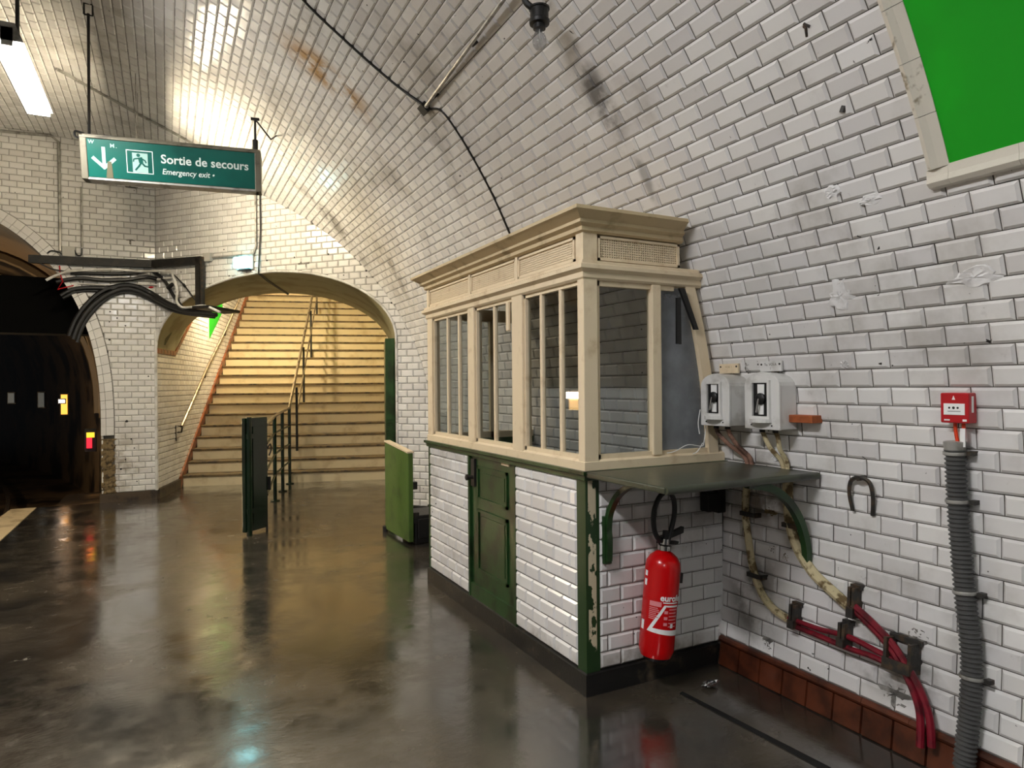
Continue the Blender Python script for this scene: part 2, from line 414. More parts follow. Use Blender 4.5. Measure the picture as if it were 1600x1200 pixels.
# --- vault mortar shells
def shell(s0, s1, name, mat, label):
    k = max(2, int((s1-s0)/.08)); rows = []
    for i in range(k+1):
        p, t = arc(s0+(s1-s0)*i/k); e = y_end(p.x)
        rows.append([Vector((p.x, -8, p.z)), Vector((p.x, e+.012, p.z))])
    return struct(name, MB().grid(rows), mat, True, label)
S_SPLIT = .15 + 31*TH; S_TILE_END = 8.2
SMAX = ARCS[-1]
wall_right = shell(0, S_SPLIT, 'wall_right', MORTAR, 'curved white tiled wall behind the kiosk')
ceiling = shell(S_SPLIT, S_TILE_END, 'ceiling', MORTAR, 'white tiled vault over the platform')
BRICKM = NT('white tile pattern out of view'); BRICKM.col(lin('cfccc6')); BRICKM.set(.3)
shell(S_TILE_END, SMAX-.02, 'wall_left', BRICKM.m, 'white tiled far side wall across the track')
KX, KY0, KY1 = 1.79, 2.72, 4.90
def behind_kiosk(x, y, c): return KY0 < c.y < KY1+2 and 660 < x < 1120 and y > 340 + max(0, (905-x)*.42)
def in_poster(c): return c.y < 1.42 and 2.23 < c.z < 3.9
TR, TC = Tiles(wall_right, hidden=behind_kiosk), Tiles(ceiling, hidden=behind_kiosk)
row = 0; s = .15
while s + TH < S_TILE_END:
    p, t = arc(s+TH/2); n = Vector((-t.z, 0, t.x)); T = TR if row < 31 else TC
    e = y_end(p.x)+.012; y = -1.2 + (TW/2 if row % 2 else 0) + random.uniform(-.012, .012)
    while y < e:
        c = Vector((p.x, y+TW/2, p.z))
        if y+TW <= e: pass_poly = None
        else: pass_poly = [(-TW/2, -TH/2), (e-c.y, -TH/2), (e-c.y, TH/2), (-TW/2, TH/2)]
        if not in_poster(c) and (not pass_poly or area(pass_poly) > .002):
            if pass_poly:   # recentre
                m0 = (e-c.y-TW/2)/2; c = c + Vector((0, m0, 0)); pass_poly = [(q[0]-m0, q[1]) for q in pass_poly]
                pass_poly = [(-q[0], q[1]) for q in pass_poly][::-1]
            T.add(c, Vector((0, -1, 0)), t, n, pass_poly)
        y += TW
    s += TH; row += 1
TR.finish(); TC.finish()
# --- splayed wall with the arch
def arch_z(t):
    u = (t-ARC_A)/ARC_A; return ARC_S + ARC_B*math.sqrt(max(0, 1-u*u)) if abs(u) < 1 else 0
def pz(t): return vault_z(P0.x+PD.x*t)
TMAX = (2.685-P0.x)/PD.x
ts = [2*ARC_A*(.5-.5*math.cos(math.pi*i/60)) for i in range(61)] + [2*ARC_A+1e-4+(TMAX-2*ARC_A)*i/10 for i in range(11)]
ts[0] = 1e-5
rows = [[P0+PD*t+Z3*arch_z(t), P0+PD*t+Z3*(pz(t)+.03)] for t in ts]
wall_arch = struct('wall_arch', MB().grid(rows), GROUT, label='white tiled splayed wall around the stair arch')
def clip_arch(p):
    mu = sum(q[0] for q in p)/len(p); mz = sum(q[1] for q in p)/len(p)
    m = (pz(mu+.01)-pz(mu-.01))/.02; p = clip(p, -m, 1, pz(mu)-m*mu-.004)
    if len(p) < 3: return p
    lo, hi = -.012, 2*ARC_A+.012
    if mz < ARC_S:
        return clip(p, 1, 0, lo) if mu < ARC_A else clip(p, -1, 0, -hi)
    a, b = ARC_A+.012, ARC_B+.012; dx, dz = mu-ARC_A, mz-ARC_S; k = math.sqrt((dx/a)**2+(dz/b)**2)
    if k < .7 and k > 0 and max(abs(q[0]-mu) for q in p) < a*.3 and k < .6: return []
    ex, ez = dx/k, dz/k; gx, gz = ex/a**2, ez/b**2
    return clip(p, -gx, -gz, -(gx*(ARC_A+ex)+gz*(ARC_S+ez)))
TA = Tiles(wall_arch, hidden=lambda x, y, c: x > 672 or (130 < x < 400 and y < 285))
planar(TA, P0, PD, PN, .002, TMAX, .12, 4.9, clip_arch); TA.finish()
struct('baseboard_arch', MB().obox(P0+PD*(2*ARC_A+.01), PD*(TMAX-2*ARC_A), PN*.02, Z3*.12), BLACKBASE, label='black skirting beside the kiosk end')
# thin glazed bead round the arch, in pieces
arch_trim = struct('trim_2', MB().box(P0+PN*.001+Z3*.1, P0+PN*.002+Z3*.11), WHITE, label='white glazed bead around the stair arch')
K = 34
path = [(0, .12)]+[(0, .12+(ARC_S-.12)*i/8) for i in range(1, 9)]+[(ARC_A-ARC_A*math.cos(math.pi*i/K), ARC_S+ARC_B*math.sin(math.pi*i/K)) for i in range(1, K+1)]+[(2*ARC_A, ARC_S-(ARC_S-.12)*i/8) for i in range(1, 9)]
for i in range(len(path)-1):
    a, b = path[i], path[i+1]
    pa, pb = P0+PD*a[0]+Z3*a[1]+PN*.004, P0+PD*b[0]+Z3*b[1]+PN*.004
    g = (pb-pa)*.012
    MB().tube([pa+g, pb-g], .016, 8).build('bead', WHITE, arch_trim, True)
# --- end wall with the train tunnel
TX, TA_, TBV, TN = -3.1, 2.33, 2.87, 2.4
def tun_z(x):
    u = abs(x-TX)/TA_; return 1+TBV*max(0, 1-u**TN)**(1/TN) if u < 1 else 0
xs = [-5.85, -5.6, -5.44]+[TX-TA_*math.cos(math.pi*i/60)*.99999 for i in range(61)]+[TX+TA_+1e-4, -.6, -.4, -.25, -.12]
rows = [[Vector((x, YEND, tun_z(x) if abs(x-TX) < TA_ else -1.05)), Vector((x, YEND, vault_z(x)+.03))] for x in xs]
e = MB().grid(rows); e.box((TX+TA_, YEND-.001, -1.05), (TX+TA_+.001, YEND+.3, 1.0)); e.box((TX-TA_-.001, YEND, -1.05), (TX-TA_, YEND+.3, 1.0))
wall_end = struct('wall_end', e, GROUT, label='white tiled end wall pierced by the train tunnel')
def clip_end(p):
    p = [(q[0]-5.85, q[1]) for q in p]
    mu = sum(q[0] for q in p)/len(p); mz = sum(q[1] for q in p)/len(p)
    m = (vault_z(mu+.01)-vault_z(mu-.01))/.02; p = clip(p, -m, 1, vault_z(mu)-m*mu-.004)
    if len(p) > 2:
        band = .15
        if mz < 1: p = clip(p, -1, 0, -(TX+TA_+band)) if mu > TX else []
        else:
            a, b = TA_+band, TBV+band; dx, dz = abs(mu-TX)/a, (mz-1)/b; k = (dx**TN+dz**TN)**(1/TN)
            ex, ez = dx/k, dz/k; sg = 1 if mu > TX else -1
            gx, gz = sg*TN*ex**(TN-1)/a, TN*ez**(TN-1)/b
            p = clip(p, -gx, -gz, -(gx*(TX+sg*ex*a)+gz*(1+ez*b))) if k > .55 else []
    return [(q[0]+5.85, q[1]) for q in p]
TE = Tiles(wall_end, hidden=lambda x, y, c: 120 < x < 400 and 190 < y < 290)
planar(TE, Vector((-5.85, YEND, 0)), Vector((1, 0, 0)), Vector((0, -1, 0)), 3.3, 5.73, .12, 4.95, clip_end, .04); TE.finish()
# band of moulded tiles round the tunnel mouth
tunnel_trim = struct('trim_3', MB().tube([Vector((TX+TA_+.012, YEND-.012, z)) for z in (.02, .5, 1.0)], .012), WHITE, True, label='moulded white tile band around the tunnel mouth')
def tun_pt(f, d):      # f: 0 at right springing .. pi/2 crown
    c, s_ = math.cos(f), math.sin(f); k = (abs(c)**TN+abs(s_)**TN)**(-1/TN); return Vector((TX+(TA_+d)*c*k, YEND, 1+(TBV+d)*s_*k))
N_ = 40
for i in range(N_):
    f0, f1 = math.pi/2*i/N_, math.pi/2*(i+1)/N_
    for d0, d1, dep in ((.0, .055, .045), (.058, .145, .028)):
        a, b, c, d = tun_pt(f0, d0), tun_pt(f0, d1), tun_pt(f1, d1), tun_pt(f1, d0)
        g = (c-b)*.02
        MB().prism([a+g, b+g, c-g, d-g], (0, -dep, 0)).build('band_tile', TILE, tunnel_trim)
for i in range(8):
    z0, z1 = 1-.115*(i+1)+.002, 1-.115*i
    if z0 < .82: break
    for d0, d1, dep in ((.0, .055, .045), (.058, .145, .028)):
        MB().box((TX+TA_+d0, YEND-dep, z0), (TX+TA_+d1, YEND, z1)).build('band_tile', TILE, tunnel_trim)
BROKEN = basic('broken brown mortar', '7a6848', .9, c2='3c3020', scale=22, bump=.9, bscale=30)
bm_ = MB(); rows = []
for i in range(26):
    z = .1+.74*i/25; wv = .15+.02*math.sin(i*2.1)+random.uniform(-.02, .03)
    rows.append([Vector((TX+TA_-.005, YEND-.02+random.uniform(-.01, .01), z)), Vector((TX+TA_+.06, YEND-.03+random.uniform(-.015, .015), z)), Vector((TX+TA_+wv, YEND-.008, z))])
bm_.grid(rows).build('bare_mortar', BROKEN, wall_end)
struct('baseboard_end', MB().box((TX+TA_-.02, YEND-.03, 0), (-.12, YEND, .12)), BROWNBASE, label='brown skirting at the foot of the tiled pillar')
# tunnel lining, bending away to the left
rows = []
for j in range(40):
    y = YEND+.0+j*.6; dx = -.012*(j*.6)**2; r = []
    for i in range(41):
        f = math.pi*i/40; c, s_ = math.cos(f), math.sin(f); k = (abs(c)**TN+abs(s_)**TN)**(-1/TN); r.append(Vector((TX+dx+TA_*c*k, y, 1+TBV*s_*k)))
    r = [Vector((TX+dx+TA_, y, -1.05))]+r+[Vector((TX+dx-TA_, y, -1.05))]; rows.append(r)
struct('wall_tunnel', MB().grid(rows), TUNNEL, True, label='sooty lining of the train tunnel')
rows = [[Vector((TX-.012*(j*.6)**2-TA_-.1, YEND+j*.6, -1.05)), Vector((TX-.012*(j*.6)**2+TA_+.1, YEND+j*.6, -1.05))] for j in range(40)]
struct('floor_tunnel', MB().grid(rows), TUNNEL, label='dark track bed inside the tunnel')
for k, off in enumerate((-.72, .72)):
    pts = [Vector((TX+off, y, -.86)) for y in (-8, 0, 10)]+[Vector((TX+off-.012*(j*.6)**2, YEND+j*.6, -.86)) for j in range(40)]
    tag(MB().tube(pts, .05, 4).build('rail', DARKSTEEL), 'steel running rail on the %s side of the track' % ('far' if k == 0 else 'platform'), 'rail', 'track rails')
struct('trim_4', MB().box((-5.35, YEND+.35, 2.24), (-.80, YEND+.75, 2.98)), BEAMB, label='black lintel across the tunnel mouth')
struct('trim_5', MB().box((-1.6, YEND+.05, -.5), (-.86, YEND+4, -.38)), TUNNEL, label='narrow walkway ledge inside the tunnel')
for j, (yy, ddx) in enumerate(((13.6, -.13), (16.5, -.45))):     # ribs of the lining
    pts = []
    for i in range(33):
        f = math.pi*i/32; c, s_ = math.cos(f), math.sin(f); k = (abs(c)**TN+abs(s_)**TN)**(-1/TN); pts.append(Vector((TX+ddx+(TA_-.06)*c*k, yy, 1+(TBV-.06)*s_*k)))
    struct('trim_%d' % (6+j), MB().tube(pts, .09, 6), basic('brown tunnel rib', '5a4c36', .5), label='brown %s rib of the tunnel lining' % ('nearer' if j == 0 else 'farther'))
# --- passage: soffit, side walls, sloping stair vault
SL = .632; S_FLAT = .98; S_END = 10.0
def pas(s, c, z): return P0+SH*s+SC*c+Z3*z
def soff(c): u = (c-SW/2)/(SW/2); return ARC_S+ARC_B*math.sqrt(max(0, 1-u*u))
cs = [SW*(.5-.5*math.cos(math.pi*i/48)) for i in range(49)]
front = [PD.dot(SH)/PD.dot(SC)*c for c in cs]     # where the barrel meets the splayed wall
rows = [[pas(front[i], cs[i], soff(cs[i])) for i in range(49)], [pas(S_FLAT, cs[i], soff(cs[i])) for i in range(49)]]
struct('ceiling_passage', MB().grid(rows), PLASTER, True, label='olive plaster soffit of the stair arch')
rows = [[pas(S_FLAT+.001, cs[i], soff(cs[i])+(0 if j == 0 else 0)) if j == 0 else pas(S_END, cs[i], soff(cs[i])+SL*(S_END-S_FLAT)) for i in range(49)] for j in range(2)]
struct('ceiling_stairs', MB().grid(rows), PLASTER, True, label='sloping plaster vault over the stairs')
top = lambda s_: ARC_S if s_ < S_FLAT else ARC_S+SL*(s_-S_FLAT)
left = MB().grid([[pas(s_, 0, -.1), pas(s_, 0, top(s_))] for s_ in (0, S_FLAT, S_END)])
wall_stairs = struct('wall_stairs_left', left, GROUT, label='cream lit tiled wall up the left of the stairs')
S0, RISE, RUN, NSTEP = 1.12, .175, .277, 31
def string_z(s_): return max(.13, (s_-S0)*SL+.23)
def clip_left(p):
    mu = sum(q[0] for q in p)/len(p)
    p = clip(p, 0, -1, -.13)
    if mu > .9 and len(p) > 2: p = clip(p, SL, -1, SL*S0-.23)
    if len(p) > 2: p = clip(p, 0, 1, ARC_S-.07) if mu < .84 else clip(p, -SL, 1, ARC_S-.07-SL*.84)
    return p
TL = Tiles(wall_stairs, hidden=lambda x, y, c: not (240 < x < 400) or y < 470)
planar(TL, P0, SH, SC, .01, 7.2, .13, 6.4, clip_left); TL.finish()
struct('wall_stairs_right', MB().grid([[pas(s_, SW, -.1), pas(s_, SW, top(s_))] for s_ in (PD.dot(SH)/PD.dot(SC)*SW, S_FLAT, S_END)]), basic('plain white tile', 'd8d4c8', .3), label='white side wall up the right of the stairs')
struct('wall_stairs_end', MB().grid([[pas(S_END, -.1, 3), pas(S_END, -.1, 10)], [pas(S_END, SW+.1, 3), pas(S_END, SW+.1, 10)]]), PLASTER, label='plaster wall at the head of the stairs')
struct('baseboard_stairs', MB().obox(pas(-.0, -.0, 0), SH*1.25, SC*.03, Z3*.13), BROWNBASE, label='brown skirting at the foot of the stair wall')
# brown frieze where plaster meets tile
fr = struct('trim_8', MB().obox(pas(.0, 0, ARC_S-.07), SH*.84, SC*.02, Z3*.07), STRING, label='brown tile frieze under the arch plaster')
for i in range(6): MB().obox(pas(.01+.138*i, .018, ARC_S-.062), SH*.128, SC*.006, Z3*.052).build('frieze_tile', STRING, fr)
struct('trim_9', MB().hexa([pas(.84, 0, ARC_S-.07), pas(6, 0, ARC_S-.07+SL*5.16), pas(6, .02, ARC_S-.07+SL*5.16), pas(.84, .02, ARC_S-.07), pas(.84, 0, ARC_S), pas(6, 0, ARC_S+SL*5.16), pas(6, .02, ARC_S+SL*5.16), pas(.84, .02, ARC_S)]), STRING, label='brown frieze rising along the stair wall')
struct('trim_10', MB().hexa([pas(S0-.1, 0, .0), pas(S_END-.1, 0, (S_END-.1-S0)*SL+.1), pas(S_END-.1, .035, (S_END-.1-S0)*SL+.1), pas(S0-.1, .035, 0), pas(S0-.1, 0, .17), pas(S_END-.1, 0, (S_END-.1-S0)*SL+.25), pas(S_END-.1, .035, (S_END-.1-S0)*SL+.25), pas(S0-.1, .035, .17)]), STRING, label='brown string board along the stairs')
# flat triangle at the left springing, recess shade put into its colour
struct('trim_11', MB().prism([pas(.28, .03, ARC_S+.42), pas(.62, .10, ARC_S+.40), pas(.33, .02, ARC_S+.06)], SC*-.03), basic('shaded olive plaster', '6e6a4e', .9), label='triangle of painted shade on the plaster above the brown frieze')

# ================================================================== LAMPS
def fluorescent(y, x=-.84, z=3.62, label='', colr=COOL, k=1.0):
    t = thing('fluorescent_light', label, 'light', (x, y, z), 'platform fluorescent lights')
    L = .56
    MB().hexa([(x-.085, y-L-.03, z-.02), (x+.085, y-L-.03, z-.02), (x+.085, y+L+.03, z-.02), (x-.085, y+L+.03, z-.02), (x-.04, y-L-.03, z+.09), (x+.04, y-L-.03, z+.09), (x+.04, y+L+.03, z+.09), (x-.04, y+L+.03, z+.09)]).build('housing', STEEL, t)
    for sy in (-1, 1): MB().box((x-.03, y+sy*(L+.005), z-.05), (x+.03, y+sy*(L+.03), z+.06)).build('end_cap', STEEL, t)
    em = emit('fluorescent glow', colr, PLATFORM_LIGHT*k)
    MB().box((x-.07, y-L, z-.055), (x+.07, y+L, z-.02)).build('diffuser', em, t)
    for sy in (-.25,): MB().tube([(x, y+sy, z+.09), (x, y+sy, vault_z(x)+.02)], .012).build('hanger_rod', BLACKM, t)
    MB().tube([(x, y-.25, vault_z(x)-.45), (x, y-.25, vault_z(x)+.02)], .03).build('conduit', BLACKM, t)
    return t
fluorescent(5.55, label='bright white fluorescent box hanging at the top left', colr=(1, .96, .9), k=.8)
tb = thing('tube_lamp', 'warm bare tube lamp hanging behind the exit sign', 'light', (-.25, 7.75, 3.75))
MB().tube([(-.25, 7.25, 3.73), (-.25, 8.25, 3.73)], .022, 10).build('tube', emit('warm tube glow', WARM, PLATFORM_LIGHT*TUBE_K), tb, True)
for y_ in (7.24, 8.24): MB().box((-.28, y_-.02, 3.705), (-.22, y_+.03, 3.79)).build('end_cap', STEEL, tb)
MB().box((-.285, 7.24, 3.775), (-.215, 8.26, 3.795)).build('batten', STEEL, tb)
for y_ in (7.5, 8.0): MB().tube([(-.25, y_, 3.79), (-.25, y_, vault_z(-.25)+.01)], .004, 6).build('hanger_wire', STEEL, tb)
fluorescent(1.35, label='fluorescent box hanging over the platform nearest the camera', k=1.2)
fluorescent(-2.85, label='fluorescent box hanging behind the camera', k=.8)
def stair_lamp(s_, c, k, label):
    p = pas(s_, c, soff(c)+SL*(s_-S_FLAT)); t = thing('stair_lamp', label, 'light', p, 'stair lamps')
    d = SH+Z3*SL; d.normalize(); n = SC.cross(d).normalized()
    if n.z > 0: n = -n
    MB().obox(p-d*.65-SC*.09-n*.02, d*1.3, SC*.18, n*.05).build('housing', STEEL, t)
    MB().obox(p-d*.6-SC*.06+n*.032, d*1.2, SC*.12, n*.06).build('diffuser', emit('stair lamp glow', STAIRC, STAIR_LIGHT*k), t)
stair_lamp(2.4, .7, 1.0, 'warm lamp on the lower stair vault')
stair_lamp(6.0, .9, 1.0, 'warm lamp on the upper stair vault')

# ================================================================== STAIRS
stairs = thing('stairs', 'wide staircase of cream painted steps climbing under the arch', 'staircase', pas(S0, SW/2, 0))
for i in range(NSTEP):
    a, z = S0+RUN*i, RISE*i
    wob = random.uniform(-.006, .006)
    st = MB().obox(pas(a, .036, 0 if i < 1 else z-.02), SC*(SW-.04), SH*(RUN+.03), Z3*(RISE-.028+(.02 if i else 0))).build('step', STAIRR, stairs)
    MB().obox(pas(a-.028+wob, .036, z+RISE-.03), SC*(SW-.04), SH*(RUN+.06), Z3*.03).build('tread', STAIRT, st, bevel=.006)
# --- central railing of the stairs with the fixed posts on the landing
rail = thing('stair_railing', 'metal centre railing running from the green gate up the stairs', 'railing', Vector((1.264, 9.327, 0)))
pa, pb, pc = Vector((1.264, 9.327, 0)), Vector((1.479, 10.129, 0)), Vector((1.694, 10.878, 0)); pg = Vector((.95, 7.62, 0))
for p in (pa, pb, pc):
    MB().tube([p, p+Z3*(1.12 if p is pa else 1.15 if p is pb else 1.18)], .024).build('post', GREEND, rail, True)
    MB().lathe([(.06, 0), (.06, .012), (.03, .02)], p).build('foot', GREEND, rail)
tp = [pg+Z3*1.10, pa+Z3*1.12, pb+Z3*1.15, pc+Z3*1.18]
MB().tube(tp, .02).build('top_rail', RAILM, rail, True)
for h in (.35, .62, .90): MB().tube([pg+Z3*h, pa+Z3*h, pb+Z3*h, pc+Z3*h], .014).build('cross_rail', GREEND, rail, True)
hs = [pc+Z3*1.18]+[pc+SH*q+Z3*(1.18+q*.555) for q in (.3, 2, 4.5, 7)]
MB().tube(hs, .024).build('handrail', RAILM, rail, True)
MB().tube([pc+SH*.55+SC*.05+Z3*.46, pc+SH*.55+SC*.05+Z3*1.5], .02).build('post', BLACKM, rail, True)
MB().tube([pc+SH*q+SC*.05+Z3*(.75+q*.585) for q in (.6, 3, 7)], .014).build('lower_rail', RAILM, rail, True)
for q in (1.9, 3.4, 4.9): MB().tube([pc+SH*q+SC*.03+Z3*((q-.5)*SL+.18), pc+SH*q+SC*.03+Z3*(1.18+q*.555)], .02).build('post', BLACKM, rail, True)
# --- left wall handrail
hl = thing('wall_handrail', 'slim handrail on brackets along the left stair wall', 'handrail', pas(.9, .06, .95))
MB().tube([pas(.89, .075, .93), pas(2.4, .075, 1.80), pas(4.0, .075, 2.64), pas(7.5, .075, 4.6)], .022).build('rail', RAILM, hl, True)
for q, z in ((.95, .96), (2.4, 1.80), (4.0, 2.64)): MB().tube([pas(q, .0, z-.12), pas(q, .06, z-.12), pas(q, .075, z-.02)], .012).build('bracket', BLACKM, hl)
MB().tube([pas(.89, .075, .93), pas(.82, .01, .95), pas(.84, .01, .72)], .012).build('end_return', BLACKM, hl)
# --- green poster on the stair wall
pg2 = thing('stair_poster', 'small green panel on the stair wall above the handrail', 'poster', pas(2.9, 0, 2.35))
MB().prism([pas(2.9, .008, 2.36), pas(4.0, .008, 2.98), pas(4.0, .008, 3.7), pas(2.9, .008, 3.05)], SC*.012).build('panel', POSTERG, pg2)
MB().tube([pas(2.87, .012, 2.33), pas(2.87, .012, 3.05)], .014).build('frame', FRAMEC, pg2)
# --- green leaf folded back at the right jamb
jl = struct('door_1', MB().obox(P0+PD*(2*ARC_A-.15)+SH*.25, PD*.13, SH*1.1, Z3*2.08), GREEN, label='dark green door leaf folded back in the arch jamb')
for z0, z1 in ((.15, .95), (1.1, 1.95)): MB().obox(P0+PD*(2*ARC_A-.135)+SH*.24+Z3*z0, PD*.1, SH*.012, Z3*(z1-z0)).build('panel', GREEN, jl)
# --- near-side gate leaf (dark) and right gate leaf (mid green)
def gate(name, label, a, b, h, th, mat, dark, loc, h2=None, cap=None):
    t = thing(name, label, 'gate', loc, None); a, b = Vector(a), Vector(b); d = (b-a); n = Vector((d.y, -d.x, 0)).normalized()
    if n.dot(-a) < 0: n = -n
    h2 = h2 or h
    MB().hexa([a-n*th+Z3*.03, b-n*th+Z3*.03, b+Z3*.03, a+Z3*.03, a-n*th+Z3*h, b-n*th+Z3*h2, b+Z3*h2, a+Z3*h]).build('leaf', mat, t, bevel=.008)
    return t, a, b, d, n
g, a, b, d, n = gate('gate_panel', 'tall dark green gate leaf standing before the stairs', (.70, 7.28, 0), (.945, 7.50, 0), 1.19, .045, GREEND, True, (.70, 7.28, 0))
MB().tube([a+n*.02+d*.10, a+n*.02+d*.10+Z3*1.2], .028).build('hinge_post', GREEND, g, True)
for z in (.22, .98): MB().obox(a+d*.0+n*.015+Z3*z, d*.35, n*.02, Z3*.05).build('hinge', GREEND, g)
MB().obox(a+d*.33+n*.001+Z3*.1, d*.6, n*.006, Z3*1.0).build('raised_panel', GREEND, g)
MB().tube([b-d*.06, b-d*.06+Z3*.06], .012).build('foot', BLACKM, g)
MB().obox(b-d*.02+Z3*.42, d*.06, n*.03, Z3*.14).build('lock', BLACKM, g)
MB().tube(smooth_path([b+Z3*.86, b+d*.12+Z3*.9, b+d*.16+Z3*.84, b+d*.06+Z3*.78]), .008).build('latch', BLACKM, g, True)
g, a, b, d, n = gate('gate_panel', 'mid green metal gate leaf beside the far end of the kiosk', (2.0, 6.78, 0), (2.015, 6.07, 0), .93, .05, GREENL, False, (2.01, 6.4, 0), .87)
MB().hexa([a-n*.055+Z3*.93, b-n*.055+Z3*.87, b+n*.008+Z3*.87, a+n*.008+Z3*.93, a-n*.055+Z3*.945, b-n*.055+Z3*.885, b+n*.008+Z3*.885, a+n*.008+Z3*.945]).build('cap', CREAM, g)
MB().obox(b-d*.04-n*.01+Z3*.52, -d*.06, -n*.09, Z3*.07).build('lock', BLACKM, g)
MB().obox(b-d*.02-n*.06+Z3*.2, -d*.05, -n*.05, Z3*.1).build('lock', BLACKM, g)
MB().tube([a, a+Z3*.06], .03).build('foot', BLACKM, g)
for q, z in ((.45, .62), (.55, .42), (.4, .5)): MB().lathe([(.008, 0), (.006, .004)], a+d*q+Z3*z, n).build('rivet', GREENL, g)
tag(MB().box((2.09, 6.1, .0), (2.45, 6.5, .27)).box((2.11, 6.08, .05), (2.43, 6.1, .24)).build('floor_box', BLACKBASE, bevel=.01), 'black box on the floor behind the green gate leaf', 'box')

# ================================================================== KIOSK
ki = thing('ticket_kiosk', 'old platform ticket kiosk with cream glazed upper half and tiled base', 'kiosk', (KX+.4, (KY0+KY1)/2, 0))
def ring(prof, name, mat, gap=0.0, parent=None, bevel=0):     # moulding profile (projection, z) swept round the three free sides
    mb = MB(); n = len(prof); rows = []
    for k in range(4):
        r = []
        for d, z in prof:
            wx = vault_x(z)-.012-gap
            r.append([Vector((wx, KY1+d, z)), Vector((KX-d, KY1+d, z)), Vector((KX-d, KY0-d, z)), Vector((wx, KY0-d, z))][k])
        rows.append(r+[r[0]])
    mb.grid(rows); b = len(mb.v)
    mb.add(rows[0][:-1], [tuple(range(n))[::-1]]); mb.add(rows[3][:-1], [tuple(range(n))])
    return mb.build(name, mat, parent or ki, bevel=bevel)
ring([(.012, 0), (.012, .105), (-.02, .115), (-.02, 0)], 'plinth', BLACKBASE)
ring([(.0, 1.035), (.012, 1.04), (.012, 1.06), (.028, 1.068), (.028, 1.085), (-.05, 1.085), (-.05, 1.035)], 'green_rail', GREEN)
ring([(.006, 1.085), (.006, 1.125), (-.012, 1.135), (-.05, 1.135), (-.05, 1.085)], 'window_sill', CREAM)
ring([(.0, 2.01), (.01, 2.02), (.01, 2.045), (.035, 2.06), (.035, 2.078), (.02, 2.086), (.02, 2.1), (-.05, 2.1), (-.05, 2.01)], 'transom', CREAM)
ring([(.004, 2.235), (.02, 2.243), (.02, 2.262), (.045, 2.275), (.045, 2.29), (.085, 2.315), (.10, 2.322), (.10, 2.338), (.02, 2.35), (-.05, 2.35), (-.05, 2.235)], 'cornice', CREAM2, .05)
MB().hexa([(KX+.03, KY0+.03, 2.30), (vault_x(2.3)-.03, KY0+.03, 2.30), (vault_x(2.3)-.03, KY1-.03, 2.30), (KX+.03, KY1-.03, 2.30), (KX+.03, KY0+.03, 2.34), (vault_x(2.34)-.03, KY0+.03, 2.34), (vault_x(2.34)-.03, KY1-.03, 2.34), (KX+.03, KY1-.03, 2.34)]).build('roof', CREAM2, ki)
# tiled base panels
def panel(O, U, N, u1, z0, z1, nm='tile_panel', endcurve=False):
    b = MB()
    if endcurve: b.prism([O+Z3*z0, O+U*(vault_x(z0)-O.x-.01)+Z3*z0, O+U*(vault_x(.5)-O.x-.01)+Z3*.5, O+U*(vault_x(z1)-O.x-.01)+Z3*z1, O+Z3*z1], -N*.04)
    else: b.obox(O+Z3*z0, U*u1, -N*.04, Z3*(z1-z0))
    p = b.build(nm, GROUT, ki); T = Tiles(p); planar(T, O, U, N, 0, u1, z0, z1, None, .03); T.finish(); return p
X_ = Vector((1, 0, 0)); Y_ = Vector((0, 1, 0))
panel(Vector((KX+.004, 4.86, 0)), -Y_, -X_, .73, .115, 1.036)
panel(Vector((KX+.004, 3.45, 0)), -Y_, -X_, .655, .115, 1.036)
panel(Vector((1.868, KY0+.004, 0)), X_, -Y_, 2.675-1.868, .115, 1.036, endcurve=True)
MB().box((KX, KY0, .1), (1.868, KY0+.078, 1.04)).build('corner_post', FLAKE, ki)
MB().box((KX, 4.86, .1), (KX+.05, KY1, 1.04)).build('corner_post', GREEN, ki)
MB().box((KX+.05, KY1-.05, .1), (vault_x(.6)-.02, KY1, 1.04)).build('far_panel', GROUT, ki)
for y0, y1 in ((4.105, 4.13), (3.445, 3.47)): MB().box((KX-.006, y0, .0), (KX+.05, y1, 1.04)).build('door_jamb', GREEN, ki)
# green door, lower half
door = MB().box((KX+.012, 3.47, .02), (KX+.05, 4.105, 1.075)).build('door', GREEN, ki)
def moulded(y0, y1, z0, z1):
    x = KX+.012
    for a_, b_ in (((y0, z0), (y1, z0+.018)), ((y0, z1-.018), (y1, z1)), ((y0, z0), (y0+.018, z1)), ((y1-.018, z0), (y1, z1))):
        MB().box((x-.011, a_[0], a_[1]), (x+.002, b_[0], b_[1])).build('moulding', GREEN, door)
    MB().box((x-.005, y0+.04, z0+.04), (x+.001, y1-.04, z1-.04)).build('raised_panel', GREEN, door)
moulded(3.57, 4.0, .30, .70); moulded(3.57, 4.0, .76, .98)
MB().box((KX-.002, 3.475, .02), (KX+.014, 4.10, .2)).build('kick_board', GREEN, door)
MB().box((KX+.002, 3.54, 1.02), (KX+.014, 3.64, 1.045)).build('name_plate', CREAM, door)
MB().box((KX-.004, 4.03, .84), (KX+.014, 4.085, 1.02)).build('lock_plate', BLACKM, door)
MB().lathe([(.012, 0), (.012, .03), (.02, .035), (.02, .05), (.008, .056)], (KX+.0, 4.055, .9), (-1, 0, 0), 12).build('knob', BLACKM, door, True)
